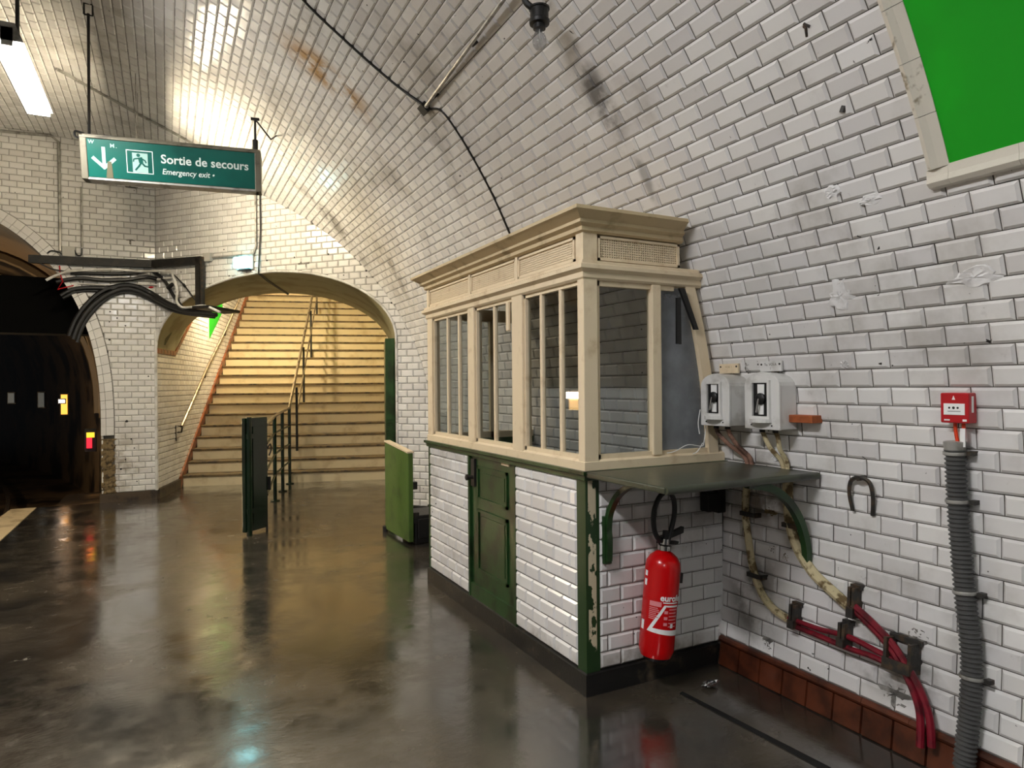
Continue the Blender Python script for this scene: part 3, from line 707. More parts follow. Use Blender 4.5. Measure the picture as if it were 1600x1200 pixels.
# upper framing: front
def post(y0, y1, x0=KX-.002, d=.06, nm='post'):
    p = MB().box((x0, y0, 1.085), (x0+d, y1, 2.03)).build(nm, CREAM, ki, bevel=.004)
    return p
post(3.35, 3.48); post(4.02, 4.125); post(4.80, KY1)
MB().box((KX-.002, KY0-.002, 1.085), (1.87, KY0+.055, 2.03)).build('corner_pillar', CREAM, ki, bevel=.004)
MB().box((KX-.004, KY0-.004, 2.09), (1.868, KY0+.06, 2.24)).build('frieze_block', CREAM, ki)
def bay(y0, y1, mull, z0, z1):
    x = KX+.012
    for a_, b_ in (((y0, z0), (y1, z0+.022)), ((y0, z1-.03), (y1, z1)), ((y0, z0), (y0+.018, z1)), ((y1-.018, z0), (y1, z1))):
        MB().box((x, a_[0], a_[1]), (x+.026, b_[0], b_[1])).build('window_frame', CREAM, ki)
    for my in mull: MB().box((x+.002, my-.0135, z0), (x+.026, my+.0135, z1)).build('mullion', CREAM, ki, bevel=.005)
    ys = [y0]+list(mull)+[y1]
    for i in range(len(ys)-1): MB().box((x+.016, ys[i]+.012, z0+.015), (x+.021, ys[i+1]-.012, z1-.02)).build('pane', GLASS, ki)
bay(2.775, 3.35, (2.965, 3.165), 1.135, 2.02)
bay(3.48, 4.02, (3.75,), 1.135, 2.02)
bay(4.125, 4.80, (4.32, 4.53), 1.135, 2.02)
MB().box((KX-.012, 3.50, 1.82), (KX+.004, 3.535, 1.99)).build('hinge_block', CREAM, ki, bevel=.004)
# upper framing: near end
y = KY0+.012
for a_, b_ in (((1.87, 1.135), (2.66, 1.157)), ((1.87, 1.985), (2.36, 2.02)), ((1.87, 1.135), (1.89, 2.02))):
    MB().box((a_[0], y, a_[1]), (b_[0], y+.035, b_[1])).build('window_frame', CREAM, ki)
MB().box((2.205, y-.014, 1.135), (2.265, y+.035, 2.01)).build('mullion', CREAM, ki, bevel=.006)
MB().box((1.885, y+.016, 1.15), (2.21, y+.021, 1.995)).build('pane', GLASS, ki)
zz = [1.15+.85*i/8 for i in range(9)]
MB().prism([(2.26, y+.016, 1.15)]+[(vault_x(z)-.10, y+.016, z) for z in zz]+[(2.26, y+.016, 2.0)], (0, .005, 0)).build('pane', DUSTY, ki)
zz = [1.10+.95*i/8 for i in range(9)]
MB().prism([(vault_x(z)-.115, y-.012, z) for z in zz]+[(vault_x(z)-.05, y-.012, z) for z in zz[::-1]], (0, .05, 0)).build('curved_jamb', CREAM, ki)
# far end: plain glazed panel
MB().box((KX+.05, KY1-.05, 1.085), (KX+.08, KY1-.012, 2.03)).build('post', CREAM, ki); MB().box((2.3, KY1-.05, 1.085), (2.34, KY1-.012, 2.03)).build('post', CREAM, ki)
MB().box((KX+.08, KY1-.03, 1.13), (2.3, KY1-.025, 2.02)).build('pane', GLASS, ki)
# frieze with pierced lattice panels
def lattice(O, U, N, L, nm='lattice_panel'):
    z0, z1 = 2.108, 2.228
    fr = MB()
    for a_, b_, c_, d_ in ((0, L, z0, z0+.012), (0, L, z1-.012, z1), (0, .014, z0, z1), (L-.014, L, z0, z1)): fr.obox(O+U*a_+Z3*c_, U*(b_-a_), -N*.02, Z3*(d_-c_))
    p = fr.build('frieze_frame', CREAM, ki)
    g = MB(); k = int((L-.03)/.0135); q = (L-.03)/k
    for i in range(k+1): g.obox(O+U*(.015+q*i-.0035)+Z3*(z0+.01)-N*.008, U*.007, -N*.006, Z3*(z1-z0-.02))
    for i in range(9): g.obox(O+U*.012+Z3*(z0+.012+.0118*i)-N*.007, U*(L-.024), -N*.006, Z3*.0055)
    g.build(nm, CREAM, p)
    MB().obox(O+U*.005+Z3*z0-N*.03, U*(L-.01), -N*.005, Z3*(z1-z0)).build('backing', CREAM2, p)
for y0, y1 in ((2.80, 3.40), (3.43, 4.07), (4.10, 4.86)): lattice(Vector((KX, y1, 0)), -Y_, -X_, y1-y0)
lattice(Vector((1.875, KY0, 0)), X_, -Y_, vault_x(2.17)-.10-1.875)
for y0, y1 in ((3.40, 3.43), (4.07, 4.10), (4.86, KY1)): MB().box((KX-.003, y0, 2.095), (KX+.03, y1, 2.24)).build('frieze_stile', CREAM, ki)
# black strip dangling from the curved jamb
tag(MB().prism([at_y(1062, 450, KY0-.03), at_y(1070, 450, KY0-.03), at_y(1092, 515, KY0-.03), at_y(1086, 515, KY0-.03)], (0, .015, 0)).build('rubber_strip', BLACK), 'black strip loose against the tiles beside the kiosk window', 'strip')
tag(MB().prism([at_y(1058, 465, KY0-.02), at_y(1064, 465, KY0-.02), at_y(1065, 538, KY0-.02), at_y(1058, 537, KY0-.02)], (0, .012, 0)).build('rubber_strip', BLACK), 'short black strap hanging on the grey kiosk pane', 'strip')
ww = lambda px, py: at_y(px, py, KY0-.012)
tag(MB().tube(smooth_path([ww(1094, 640), ww(1091, 660), ww(1093, 678)]), .0022, 5).build('white_wire', WHITEP), 'thin white wire hanging beside the first switch box', 'wire', 'white wires on the kiosk window')
tag(MB().tube(smooth_path([ww(1103, 664), ww(1100, 690), ww(1096, 697), ww(1075, 695), ww(1055, 705), ww(1042, 708)]), .0022, 5).build('white_wire', WHITEP), 'thin white wire curling along the foot of the grey pane', 'wire', 'white wires on the kiosk window')
tag(MB().tube(smooth_path([ww(1098, 692), ww(1090, 705), ww(1083, 709)]), .0022, 5).build('white_wire', WHITEP), 'short white wire end on the kiosk window sill', 'wire', 'white wires on the kiosk window')
# inside the kiosk
dk = thing('desk', 'dark wooden counter inside the kiosk', 'desk', (2.1, 3.2, 0))
MB().box((KX+.07, KY0+.07, 1.0), (2.35, 3.40, 1.04)).build('top', WOODD, dk); MB().box((2.2, KY0+.1, 0.0), (2.3, KY0+.2, 1.0)).build('leg', WOODD, dk); MB().box((2.2, 3.28, 0), (2.3, 3.38, 1.0)).build('leg', WOODD, dk)

# ================================================================== SHELF AND WALL FITTINGS BY THE KIOSK
sh = thing('wall_shelf', 'grey green shelf fixed across the end of the kiosk', 'shelf', (2.2, 2.4, 1.05))
sx = vault_x(1.07)-.012
MB().box((1.775, 2.12, 1.056), (sx, KY0-.03, 1.084)).build('board', GREENGREY, sh, bevel=.006)
MB().tube([(1.78, 2.122, 1.07), (sx-.01, 2.122, 1.07)], .017, 10).build('front_edge', GREENGREY, sh, True)
def flat_tube(path, w_, t_, side):          # flat curved bar: width along side, thickness in plane
    mb = MB(); rows = []; side = Vector(side)
    for i, p in enumerate(path):
        t = (path[min(i+1, len(path)-1)]-path[max(i-1, 0)]).normalized(); n = t.cross(side).normalized()
        rows.append([p+side*w_/2+n*t_/2, p-side*w_/2+n*t_/2, p-side*w_/2-n*t_/2, p+side*w_/2-n*t_/2, p+side*w_/2+n*t_/2])
    mb.grid(rows); mb.add(rows[0][:4], [(0, 1, 2, 3)]); mb.add(rows[-1][:4], [(3, 2, 1, 0)]); return mb
bx = 1.90
lb = smooth_path([(bx, KY0-.03, .645), (bx, KY0-.035, .74), (bx, KY0-.03, .80), (bx, KY0-.045, .88), (bx, KY0-.11, .97), (bx, KY0-.22, 1.035), (bx, KY0-.34, 1.052)])
flat_tube(lb, .03, .024, X_).build('bracket', GREEN, sh, True)
MB().box((bx-.02, KY0-.03, .63), (bx+.02, KY0-.004, .86)).build('bracket_foot', GREEN, sh)
by = 2.17
rb = smooth_path([(vault_x(.66)-.035, by, .64), (vault_x(.7)-.04, by, .74), (2.61, by, .86), (2.53, by, .96), (2.42, by, 1.025), (2.28, by, 1.052)])
flat_tube(rb, .03, .034, Y_).build('bracket', GREEN, sh, True)
tag(MB().box((2.50, KY0-.075, .83), (2.585, KY0-.012, .93)).box((2.585, KY0-.06, .815), (2.64, KY0-.012, .95)).build('junction_box', BLACKM, bevel=.006), 'small black box under the shelf against the kiosk tiles', 'box')
# fire extinguisher, hung slightly askew
ex = thing('fire_extinguisher', 'red fire extinguisher hanging on the tiled kiosk end', 'fire extinguisher', (2.12, 2.61, .18))
eb = Vector((2.118, 2.612, .165)); ez = (Vector((2.182, 2.612, .70))-eb).normalized(); ER = .086; EL = .50
MB().lathe([(.05, .0), (.074, .012), (ER, .045), (ER, EL-.06), (ER-.004, EL-.035), (.066, EL-.008), (.04, EL+.012), (.026, EL+.018), (.026, EL+.04)], eb, ez, 32).build('cylinder', RED, ex, True)
MB().lathe([(.058, -.006), (.062, .004), (.058, .02)], eb, ez, 24).build('base_ring', BLACK, ex)
MB().lathe([(.034, EL+.02), (.034, EL+.042), (.022, EL+.048), (.022, EL+.075)], eb, ez, 16).build('valve', CHROME, ex, True)
ea = (X_-ez*X_.dot(ez)).normalized(); ef = ez.cross(ea)
if ef.y > 0: ef = -ef
vt = eb+ez*(EL+.06)
MB().prism([vt-ea*.035-ez*.01, vt+ea*.03+ez*.015, vt+ea*.115+ez*.045, vt+ea*.115+ez*.075, vt+ea*.03+ez*.04, vt-ea*.035+ez*.02], -ef*.024).build('lever', BLACK, ex)
MB().prism([vt-ea*.02-ez*.015, vt+ea*.085-ez*.012, vt+ea*.09+ez*.002, vt-ea*.02+ez*.005], -ef*.024).build('grip', BLACK, ex)
MB().tube([vt-ez*.01, vt+ez*.055], .016, 10).build('plunger', BLACK, ex, True)
MB().tube(smooth_path([vt-ea*.03, vt-ea*.07+ez*.05, vt-ea*.085+ez*.14, vt-ea*.06+ez*.215, vt-ea*.015+ez*.245, vt+ea*.03+ez*.215, vt+ea*.045+ez*.14, vt+ea*.03+ez*.05, vt+ea*.015+ef*.0]), .0125, 10).build('hose', BLACK, ex, True)
MB().obox(eb+ea*ER+ez*(EL-.14), ea*.03, ef*.02, ez*.05).build('bracket', BLACK, ex)
def on_can(u, v, lift=.0012):        # u: angle-length round the body (0 = facing the camera side), v: height
    g = u/ER-.36; return eb+ez*v+(ef*math.cos(g)+ea*math.sin(g))*(ER+lift)
def decal(polys, mat, nm, lift=.0012):
    mb = MB()
    for q in polys:      # quads (4 uv) subdivided round the body
        rows = []
        for i in range(15):
            t = i/14; a_ = [q[0][k]+(q[1][k]-q[0][k])*t for k in (0, 1)]; b_ = [q[3][k]+(q[2][k]-q[3][k])*t for k in (0, 1)]
            rows.append([on_can(a_[0]+(b_[0]-a_[0])*f/8, a_[1]+(b_[1]-a_[1])*f/8, lift) for f in range(9)])
        mb.grid(rows)
    return mb.build(nm, mat, ex)
R4 = lambda u0, v0, u1, v1: [(u0, v0), (u1, v0), (u1, v1), (u0, v1)]
tg = text_geo('eurofeu', .042, 0, .0012); mb = MB(); mb.add([on_can(v.x-.030, v.y+.292, .0016) for v in tg[0]], tg[1]); mb.build('lettering', WHITEP, ex)
decal([R4(-.015, .281, .07, .286), [(-.085, .142), (.09, .125), (.09, .152), (-.07, .160)], [(-.085, .142), (-.062, .150), (.006, .272), (-.008, .272)], [(.006, .264), (.075, .264), (.075, .272), (-.004, .272)], [(.075, .262), (.083, .262), (.092, .15), (.084, .15)]], WHITEP, 'triangle_print')
PALE = basic('pale red print', 'e58a8f', .5)
decal([R4(-.080, .262, -.022, .285)]+[R4(-.080, .252-.0085*i, -.038+.008*(i % 3)-.002*i, .256-.0085*i) for i in range(7)]+[R4(.018, .250-.016*i, .068-.006*(i % 2), .255-.016*i) for i in range(6)]+[R4(-.006, .232-.028*i, .012, .246-.028*i) for i in range(3)], PALE, 'small_print')
decal([R4(.03, .165, .045, .185), R4(-.128, .395, -.108, .42), R4(-.128, .35, -.108, .38), R4(-.128, .14, -.106, .185)], WHITEP, 'sticker')
# switch boxes on the wall
def switch_box(label, y0, y1, z0, z1, xf, plate, plate_mat, text):
    t = thing('switch_box', label, 'switch box', (xf+.05, (y0+y1)/2, z0), 'white switch boxes above the shelf')
    xb = vault_x((z0+z1)/2)-.012; r = (y1-y0)/2; yc = (y0+y1)/2; prof = [(y0, z0), (y1, z0), (y1, z1-r*.62)]
    prof += [(yc+r*math.cos(math.pi*i/12), z1-r*.62+r*.62*math.sin(math.pi*i/12)) for i in range(1, 12)]+[(y0, z1-r*.62)]
    MB().prism([(xf+.014, a_, b_) for a_, b_ in prof], (xb-xf-.014, 0, 0)).build('case', WHITE, t, bevel=.004)
    sc = lambda q, k: (yc+(q[0]-yc)*k, (z0+z1)/2+(q[1]-(z0+z1)/2)*k)
    MB().prism([(xf, *sc(q, 1.02)) for q in prof], (.016, 0, 0)).build('cover', WHITE, t, bevel=.004)
    fw = r*.56; fz0, fz1 = z0+.05, z1-.038
    fr = MB()
    for a_, b_ in (((yc-fw, fz0), (yc+fw, fz0+.012)), ((yc-fw, fz1-.012), (yc+fw, fz1)), ((yc-fw, fz0+.0121), (yc-fw+.013, fz1-.0121)), ((yc+fw-.013, fz0+.0121), (yc+fw, fz1-.0121))): fr.box((xf-.014, *a_), (xf, *b_))
    f = fr.build('window_frame', WHITE, t)
    MB().box((xf-.003, yc-fw+.012, fz0+.011), (xf+.001, yc+fw-.012, fz1-.011)).build('dark_window', BLACKP, f)
    MB().box((xf-.006, yc-.022, fz0+.115), (xf-.001, yc+.018, fz0+.165)).build('card', WHITEP, f)
    MB().box((xf-.006, yc-.018, fz0+.02), (xf-.001, yc+.014, fz0+.07)).build('card', WHITEP, f)
    MB().lathe([(.028, 0), (.028, .014), (.02, .02)], (xf-.002, yc-.004, fz0+.095), (-1, 0, 0), 16).build('knob', BLACK, t, True)
    MB().tube([(xf-.02, yc-.002, fz0+.095), (xf-.028, yc+.006, fz0+.03)], .005).build('lever', CHROME, t)
    tr = MB(); q = [(yc+fw*1.05*math.cos(math.pi*i/10), fz0-.018, -.045*math.sin(math.pi*i/10)) for i in range(11)]
    tr.prism([(xf+c_, a_, b_) for a_, b_, c_ in q], (0, 0, .018)).build('tray', WHITE, t)
    for sy in (-.6, .6): MB().lathe([(.004, 0), (.003, .003)], (xf-.001, yc+r*sy, z0+.018), (-1, 0, 0), 8).build('screw', BLACKM, t)
    MB().tube([(xf+.06, yc-.03, z0-.02), (xf+.06, yc-.03, z0+.002)], .014).tube([(xf+.06, yc+.05, z0-.02), (xf+.06, yc+.05, z0+.002)], .014).build('gland', BLACKM, t)
    px = vault_x(z1+.03)-.02
    pl = tag(MB().box((px-.012, yc-.075+.02, z1+.005), (px, yc+.075, z1+.055)).build('name_plate', plate_mat, None, loc=(px, yc, z1+.005)), plate, 'plate', 'name plates above the switch boxes')
    for sy in (-.045, .065): MB().lathe([(.005, 0), (.005, .002)], (px-.012, yc+sy, z1+.04), (-1, 0, 0), 8).build('screw', BLACKM, pl)
    for k, (tx, sz) in enumerate(text):
        tg = text_geo(tx, sz); wd = max(v.x for v in tg[0]); mb = MB(); mb.add([(px-.0135, yc+.01+wd/2-v.x, z1+.033-.02*k+v.y) for v in tg[0]], tg[1]); mb.build('lettering', basic('grey print %s' % sz, '55524a' if plate_mat is not CREAM else 'a8966c', .6), pl)
switch_box('white arched switch box nearest the kiosk window', 2.503, 2.70, 1.285, 1.548, 2.508, 'cream name plate above the switch box nearest the kiosk', CREAM, [('VOIE 1', .016)])
switch_box('white arched switch box beside the orange block', 2.222, 2.43, 1.28, 1.552, 2.542, 'white name plate above the switch box beside the orange block', WHITE, [('Tu. VOI.A', .018), ('1', .018)])
tag(MB().box((vault_x(1.33)-.075, 2.095, 1.315), (vault_x(1.33)-.004, 2.228, 1.35)).build('wood_block', ORANGEBLOCK, bevel=.003), 'orange brown wooden block on the wall beside the switch box', 'block')
# cables from the switch boxes down behind the shelf and along the wall
def cable(name, pts, r, mat, label, grp=None, n=8):
    return tag(MB().tube(smooth_path(pts), r, n).build(name, mat, None, True), label, 'cable', grp)
V = on_vault
for k_, (y_, x_, pt, lb_) in enumerate(((2.65, 2.568, PINKTAPE, 'brown wrapped cable leaving the left of the first switch box'), (2.57, 2.568, PINKTAPE, 'brown wrapped cable leaving the right of the first switch box'), (2.376, 2.602, TAPE, 'cream wrapped cable leaving the left of the second switch box'), (2.296, 2.602, TAPE, 'cream wrapped cable leaving the right of the second switch box'))):
    e_ = (2.53, 2.505, 2.305, 2.285)[k_]
    cable('wrapped_cable', [(x_, y_, 1.268), (x_+.012, y_-.004, 1.235), (x_*.5+1.325, y_*.6+e_*.4, 1.18), (2.665, y_*.2+e_*.8, 1.12), (2.67, e_, 1.05)], .011, pt, lb_, 'cables under the switch boxes')
cable('sheathed_cable', [V(1176, 745, .03), V(1172, 775, .03), V(1172, 810, .03), V(1177, 850, .03), V(1184, 890, .03), V(1198, 928, .03), V(1218, 953, .03), V(1245, 970, .03)], .019, TAPE, 'frayed cream sheathed cable dropping below the shelf near the kiosk')
cable('sheathed_cable', [V(1238, 740, .03), V(1238, 775, .03), V(1242, 815, .035), V(1254, 855, .035), V(1278, 893, .035), V(1308, 922, .035), V(1340, 950, .035)], .024, TAPE, 'thick torn cream sheathed cable slanting down from the shelf bracket')
cable('red_cable', [V(1240, 965, .035), V(1290, 982, .04), V(1335, 993, .045), V(1375, 1012, .05), V(1410, 1030, .05)], .0125, REDC, 'upper of the two crimson cables in the low wall clips', 'crimson cables')
cable('red_cable', [V(1240, 974, .035), V(1290, 993, .04), V(1335, 1011, .045), V(1375, 1024, .05), V(1412, 1042, .05)], .0125, REDC, 'lower of the two crimson cables in the low wall clips', 'crimson cables')
cable('red_cable', [V(1335, 943, .04), V(1365, 970, .045), V(1395, 1000, .05), V(1420, 1035, .055), V(1440, 1075, .055), V(1450, 1115, .05), V(1450, 1165, .05)], .015, REDC, 'crimson cable curving down to the floor, left strand', 'crimson cables')
cable('red_cable', [V(1345, 945, .045), V(1376, 972, .05), V(1408, 1005, .055), V(1434, 1042, .06), V(1454, 1080, .06), V(1466, 1120, .055), V(1468, 1165, .05)], .015, REDC, 'crimson cable curving down to the floor, right strand', 'crimson cables')
def clamp(label, px, py, w_, h_, d_=.06):
    p = V(px, py, 0); n = inner(p); t = Vector((0, 1, 0)); u = n.cross(t).normalized(); u = u if u.z > 0 else -u
    r = thing('cable_clamp', label, 'clamp', p, 'iron cable clamps')
    for sy in (-1, 1): MB().obox(p+t*(sy*w_/2-.007)-u*h_/2, t*.014, n*d_, u*h_).build('cheek', DARKSTEEL, r)
    MB().obox(p-t*(w_/2+.007)-u*h_/2+n*d_, t*(w_+.014), n*.008, u*h_*.35).build('strap', DARKSTEEL, r)
    MB().obox(p-t*(w_/2+.015)+u*(h_/2-.01), t*(w_+.03), n*.03, u*.02).build('top_bar', DARKSTEEL, r)
clamp('iron cable clamp at the left end of the crimson cables', 1250, 962, .02, .11, .06)
clamp('iron cable clamp midway along the crimson cables', 1330, 990, .02, .10, .07)
clamp('iron cable clamp where the torn cream cable turns crimson', 1343, 940, .02, .13, .06)
clamp('wide iron cable clamp at the right end of the crimson cables', 1420, 1022, .10, .12, .08)
def strap(label, px, py, L):
    p = V(px, py, 0); n = inner(p)
    tag(MB().obox(p-Y_*L/2+n*.05, Y_*L, n*.008, Z3*.022).obox(p-Y_*L/2, Y_*.012, n*.055, Z3*.022).obox(p+Y_*(L/2-.012), Y_*.012, n*.055, Z3*.022).build('cable_strap', DARKSTEEL), label, 'strap', 'iron straps on the sheathed cables')
strap('iron strap on the left cable just under the shelf', 1180, 806, .10); strap('iron strap on the right cable by the curved bracket', 1246, 824, .09); strap('iron strap low on the left sheathed cable', 1190, 902, .09)
hk = V(1353, 775, .0); hn = inner(hk)
tag(MB().tube(smooth_path([V(1337, 797, .02), V(1334, 770, .03), V(1338, 750, .035), V(1352, 745, .04), V(1366, 752, .035), V(1371, 775, .03), V(1367, 805, .015)]), .009, 6).tube([V(1352, 746, .0), V(1352, 746, .05)], .012, 6).build('iron_hook', DARKSTEEL, None, True), 'rusty iron hoop hook fixed to the tiles right of the shelf', 'hook')
# red call point and grey corrugated conduit
xb = vault_x(1.4)-.01
cp = thing('fire_call_point', 'red fire alarm call point on the tiled wall', 'alarm', (2.64, 1.475, 1.34))
MB().box((2.612, 1.425, 1.345), (xb, 1.527, 1.458)).build('case', REDBOX, cp, bevel=.005)
pf = MB().box((2.609, 1.438, 1.376), (2.613, 1.513, 1.418)).build('break_plate', WHITEP, cp)
for k, yy in enumerate((1.492, 1.477, 1.462)): MB().lathe([(.0052 if k == 1 else .004, 0), (.004, .0008)], (2.609, yy, 1.402), (-1, 0, 0), 12).build('mark', BLACKP, pf)
MB().box((2.6085, 1.452, 1.388), (2.6095, 1.498, 1.390)).build('mark', BLACKP, pf)
MB().prism([(2.6118, 1.484, 1.432), (2.6118, 1.472, 1.432), (2.6118, 1.478, 1.448)], (-.001, 0, 0)).build('flame_mark', WHITEP, cp)
MB().box((2.61, 1.432, 1.352), (2.6125, 1.446, 1.360)).box((2.61, 1.492, 1.354), (2.6125, 1.512, 1.359)).build('sticker', WHITEP, cp)
MB().box((2.63, 1.4235, 1.385), (2.642, 1.4255, 1.445)).build('side_label', WHITEP, cp)
cable('orange_cable', [(2.645, 1.492, 1.346), (2.648, 1.49, 1.30), (2.652, 1.478, 1.235)], .0065, ORANGEC, 'bare orange cable entering the grey conduit', 'orange alarm cables')
oc = cable('orange_cable', [(2.645, 1.462, 1.346), (2.648, 1.462, 1.30), (2.652, 1.47, 1.235)], .0065, ORANGEC, 'orange cable with a white tag entering the grey conduit', 'orange alarm cables')
MB().box((2.636, 1.452, 1.255), (2.640, 1.470, 1.325)).build('tag', WHITEP, oc)
cv = thing('corrugated_conduit', 'grey corrugated conduit running down the tiled wall', 'conduit', (2.65, 1.47, 0))
path = smooth_path([V(1503, 700, .045), V(1508, 800, .045), V(1518, 920, .045), V(1527, 1000, .045), V(1529, 1060, .045), V(1524, 1130, .045), V(1518, 1200, .05)], 30)
L_ = [0.0]
for i in range(1, len(path)): L_.append(L_[-1]+(path[i]-path[i-1]).length)
pts, rad = [], []; q = 0.0; k = 0
while q < L_[-1]:
    j = max(i for i in range(len(L_)) if L_[i] <= q); j = min(j, len(path)-2); f = (q-L_[j])/(L_[j+1]-L_[j]); pts.append(path[j].lerp(path[j+1], f)); rad.append(.037 if k % 4 < 2 else .031); q += .0042; k += 1
MB().tube(pts, rad, 14).build('tube', GREYC, cv, True)
d0 = (path[0]-path[1]).normalized(); MB().lathe([(.03, -.005), (.036, 0), (.038, .03), (.03, .032)], path[0], d0, 16).build('end_fitting', STEEL, cv, True)
for py in (708, 782, 925, 1058):
    j = min(range(len(path)), key=lambda i: abs(project(path[i])[1]-py)); t = (path[min(j+1, len(path)-1)]-path[j-1 if j else 0]).normalized()
    MB().lathe([(.040, -.006), (.042, 0), (.040, .006)], path[j], t, 16).build('clip', STEEL, cv, True)
    MB().obox(path[j]-Y_*.06-Z3*.008, Y_*.02, -inner(path[j])*.04, Z3*.016).build('clip_foot', DARKSTEEL, cv)
# plaster repairs on the wall, parts of the wall
def patch(px, py, w_, h_, seed, parent=None, mat=WHITEPLASTER, dep=.012):
    rnd = random.Random(seed); p = V(px, py); n = inner(p); u = n.cross(Y_).normalized(); mb = MB(); rows = []; K_ = 22
    ph = [rnd.uniform(.68, 1.12) for _ in range(K_)]
    for j in range(6):
        f = j/5; r = []
        for i in range(K_+1):
            a_ = 2*math.pi*i/K_; k = ph[i % K_]; q = p+Y_*(math.cos(a_)*w_/2*f*k)+u*(math.sin(a_)*h_/2*f*k)
            b_ = VB if q.z > ZC else VL; q.x = vault_x(q.z); r.append(q+inner(q)*((dep+rnd.uniform(-.003, .004)) if j < 5 else .001))
        rows.append(r)
    mb.grid(rows).build('plaster_patch', mat, parent or wall_right, True)
patch(1315, 462, .14, .16, 1); patch(1525, 432, .20, .09, 2); patch(1302, 300, .10, .06, 3); patch(1362, 312, .14, .05, 4, ceiling if False else wall_right)
patch(1322, 568, .05, .05, 5); patch(1192, 738, .22, .07, 6); patch(1216, 712, .10, .08, 7); patch(1105, 680, .06, .14, 8, mat=BROKEN); patch(1205, 800, .09, .06, 12, mat=BROKEN, dep=.009); patch(1208, 858, .05, .05, 13, mat=BROKEN, dep=.009); patch(1230, 870, .05, .05, 14, mat=BROKEN, dep=.009)
GREYPATCH = basic('grey cement smear', '8f8c86', .85, c2='5d5a55', scale=20, lo=.4, hi=.6, bump=.4, bscale=30)
patch(1200, 1003, .07, .09, 15, mat=GREYPATCH, dep=.009); patch(1400, 1085, .17, .12, 9, mat=GREYPATCH, dep=.009); patch(1436, 995, .10, .09, 10, mat=GREYPATCH, dep=.009); patch(1170, 575, .05, .07, 16, mat=GREYPATCH, dep=.009); patch(1212, 578, .05, .07, 17, mat=BROKEN, dep=.009)
tag(MB().tube([V(1256, 40, .004), V(1262, 42, .012), V(1263, 56, .008)], .006, 6).tube([V(1258, 36, .01), V(1268, 40, .01)], .006, 6).build('wall_pin', DARKSTEEL), 'small black iron pin in the vault left of the green panel', 'pin')
tag(MB().tube([V(1320, 165, .004), V(1319, 174, .014)], .012, 6).build('wall_stub', DARKSTEEL), 'dark iron stub sticking out of the vault tiles', 'stub')
# terracotta skirting
bb = struct('baseboard_right', MB().grid([[Vector((vault_x(z)-.004, -2, z)), Vector((vault_x(z)-.004, KY0-.01, z))] for z in (0, .08, .15)]), GROUT, label='terracotta tile skirting along the right wall')
BW = .138; yy = KY0-.02
while yy > -1.2:
    x0, x1 = vault_x(.004)-.004, vault_x(.122)-.004
    MB().hexa([(x0, yy-BW+.003, .004), (x1, yy-BW+.003, .122), (x1, yy-.001, .122), (x0, yy-.001, .004), (x0-.012, yy-BW+.006, .006), (x1-.012, yy-BW+.006, .119), (x1-.012, yy-.004, .119), (x0-.012, yy-.004, .006)]).build('skirting_tile', BRICKC, bb); yy -= BW
yy = KY0-.02
while yy > -1.2:
    MB().tube([(vault_x(.138)-.012, yy-.205, .138), (vault_x(.138)-.012, yy, .138)], .0165, 8).build('skirting_bead', BRICKC, bb, True); yy -= .207
struct('baseboard_far', MB().grid([[Vector((vault_x(z)-.015, KY1+.02, z)), Vector((vault_x(z)-.015, 7.25, z))] for z in (0, .08, .15)]), BLACKBASE, label='black skirting beyond the kiosk')
# floor bits
cr = MB(); rnd = random.Random(5); c0 = at_z(1110, 1074, .0); rows = []
for j in range(6):
    r = []
    for i in range(13):
        a_ = 2*math.pi*i/12; f = math.sin(math.pi*(j+.3)/6.3); k = rnd.uniform(.7, 1.15) if i < 12 else None
        if i == 12: r.append(r[0]); continue
        r.append(c0+Vector((math.cos(a_)*.055*f*k, math.sin(a_)*.028*f*k, .004+.03*(j/5)*rnd.uniform(.6, 1))))
    rows.append(r)
tag(cr.grid(rows).build('crumpled_wrapper', CHROME), 'crumpled silver wrapper on the floor by the kiosk corner', 'litter')
struct('trim_12', MB().prism([at_z(1062, 1084, 0), at_z(1066, 1081, 0), at_z(1298, 1200, 0), at_z(1286, 1204, 0)], (0, 0, .003)), basic('black floor strip', '060606', .7), label='black line on the floor beside the skirting')  # thin black strip laid on the floor

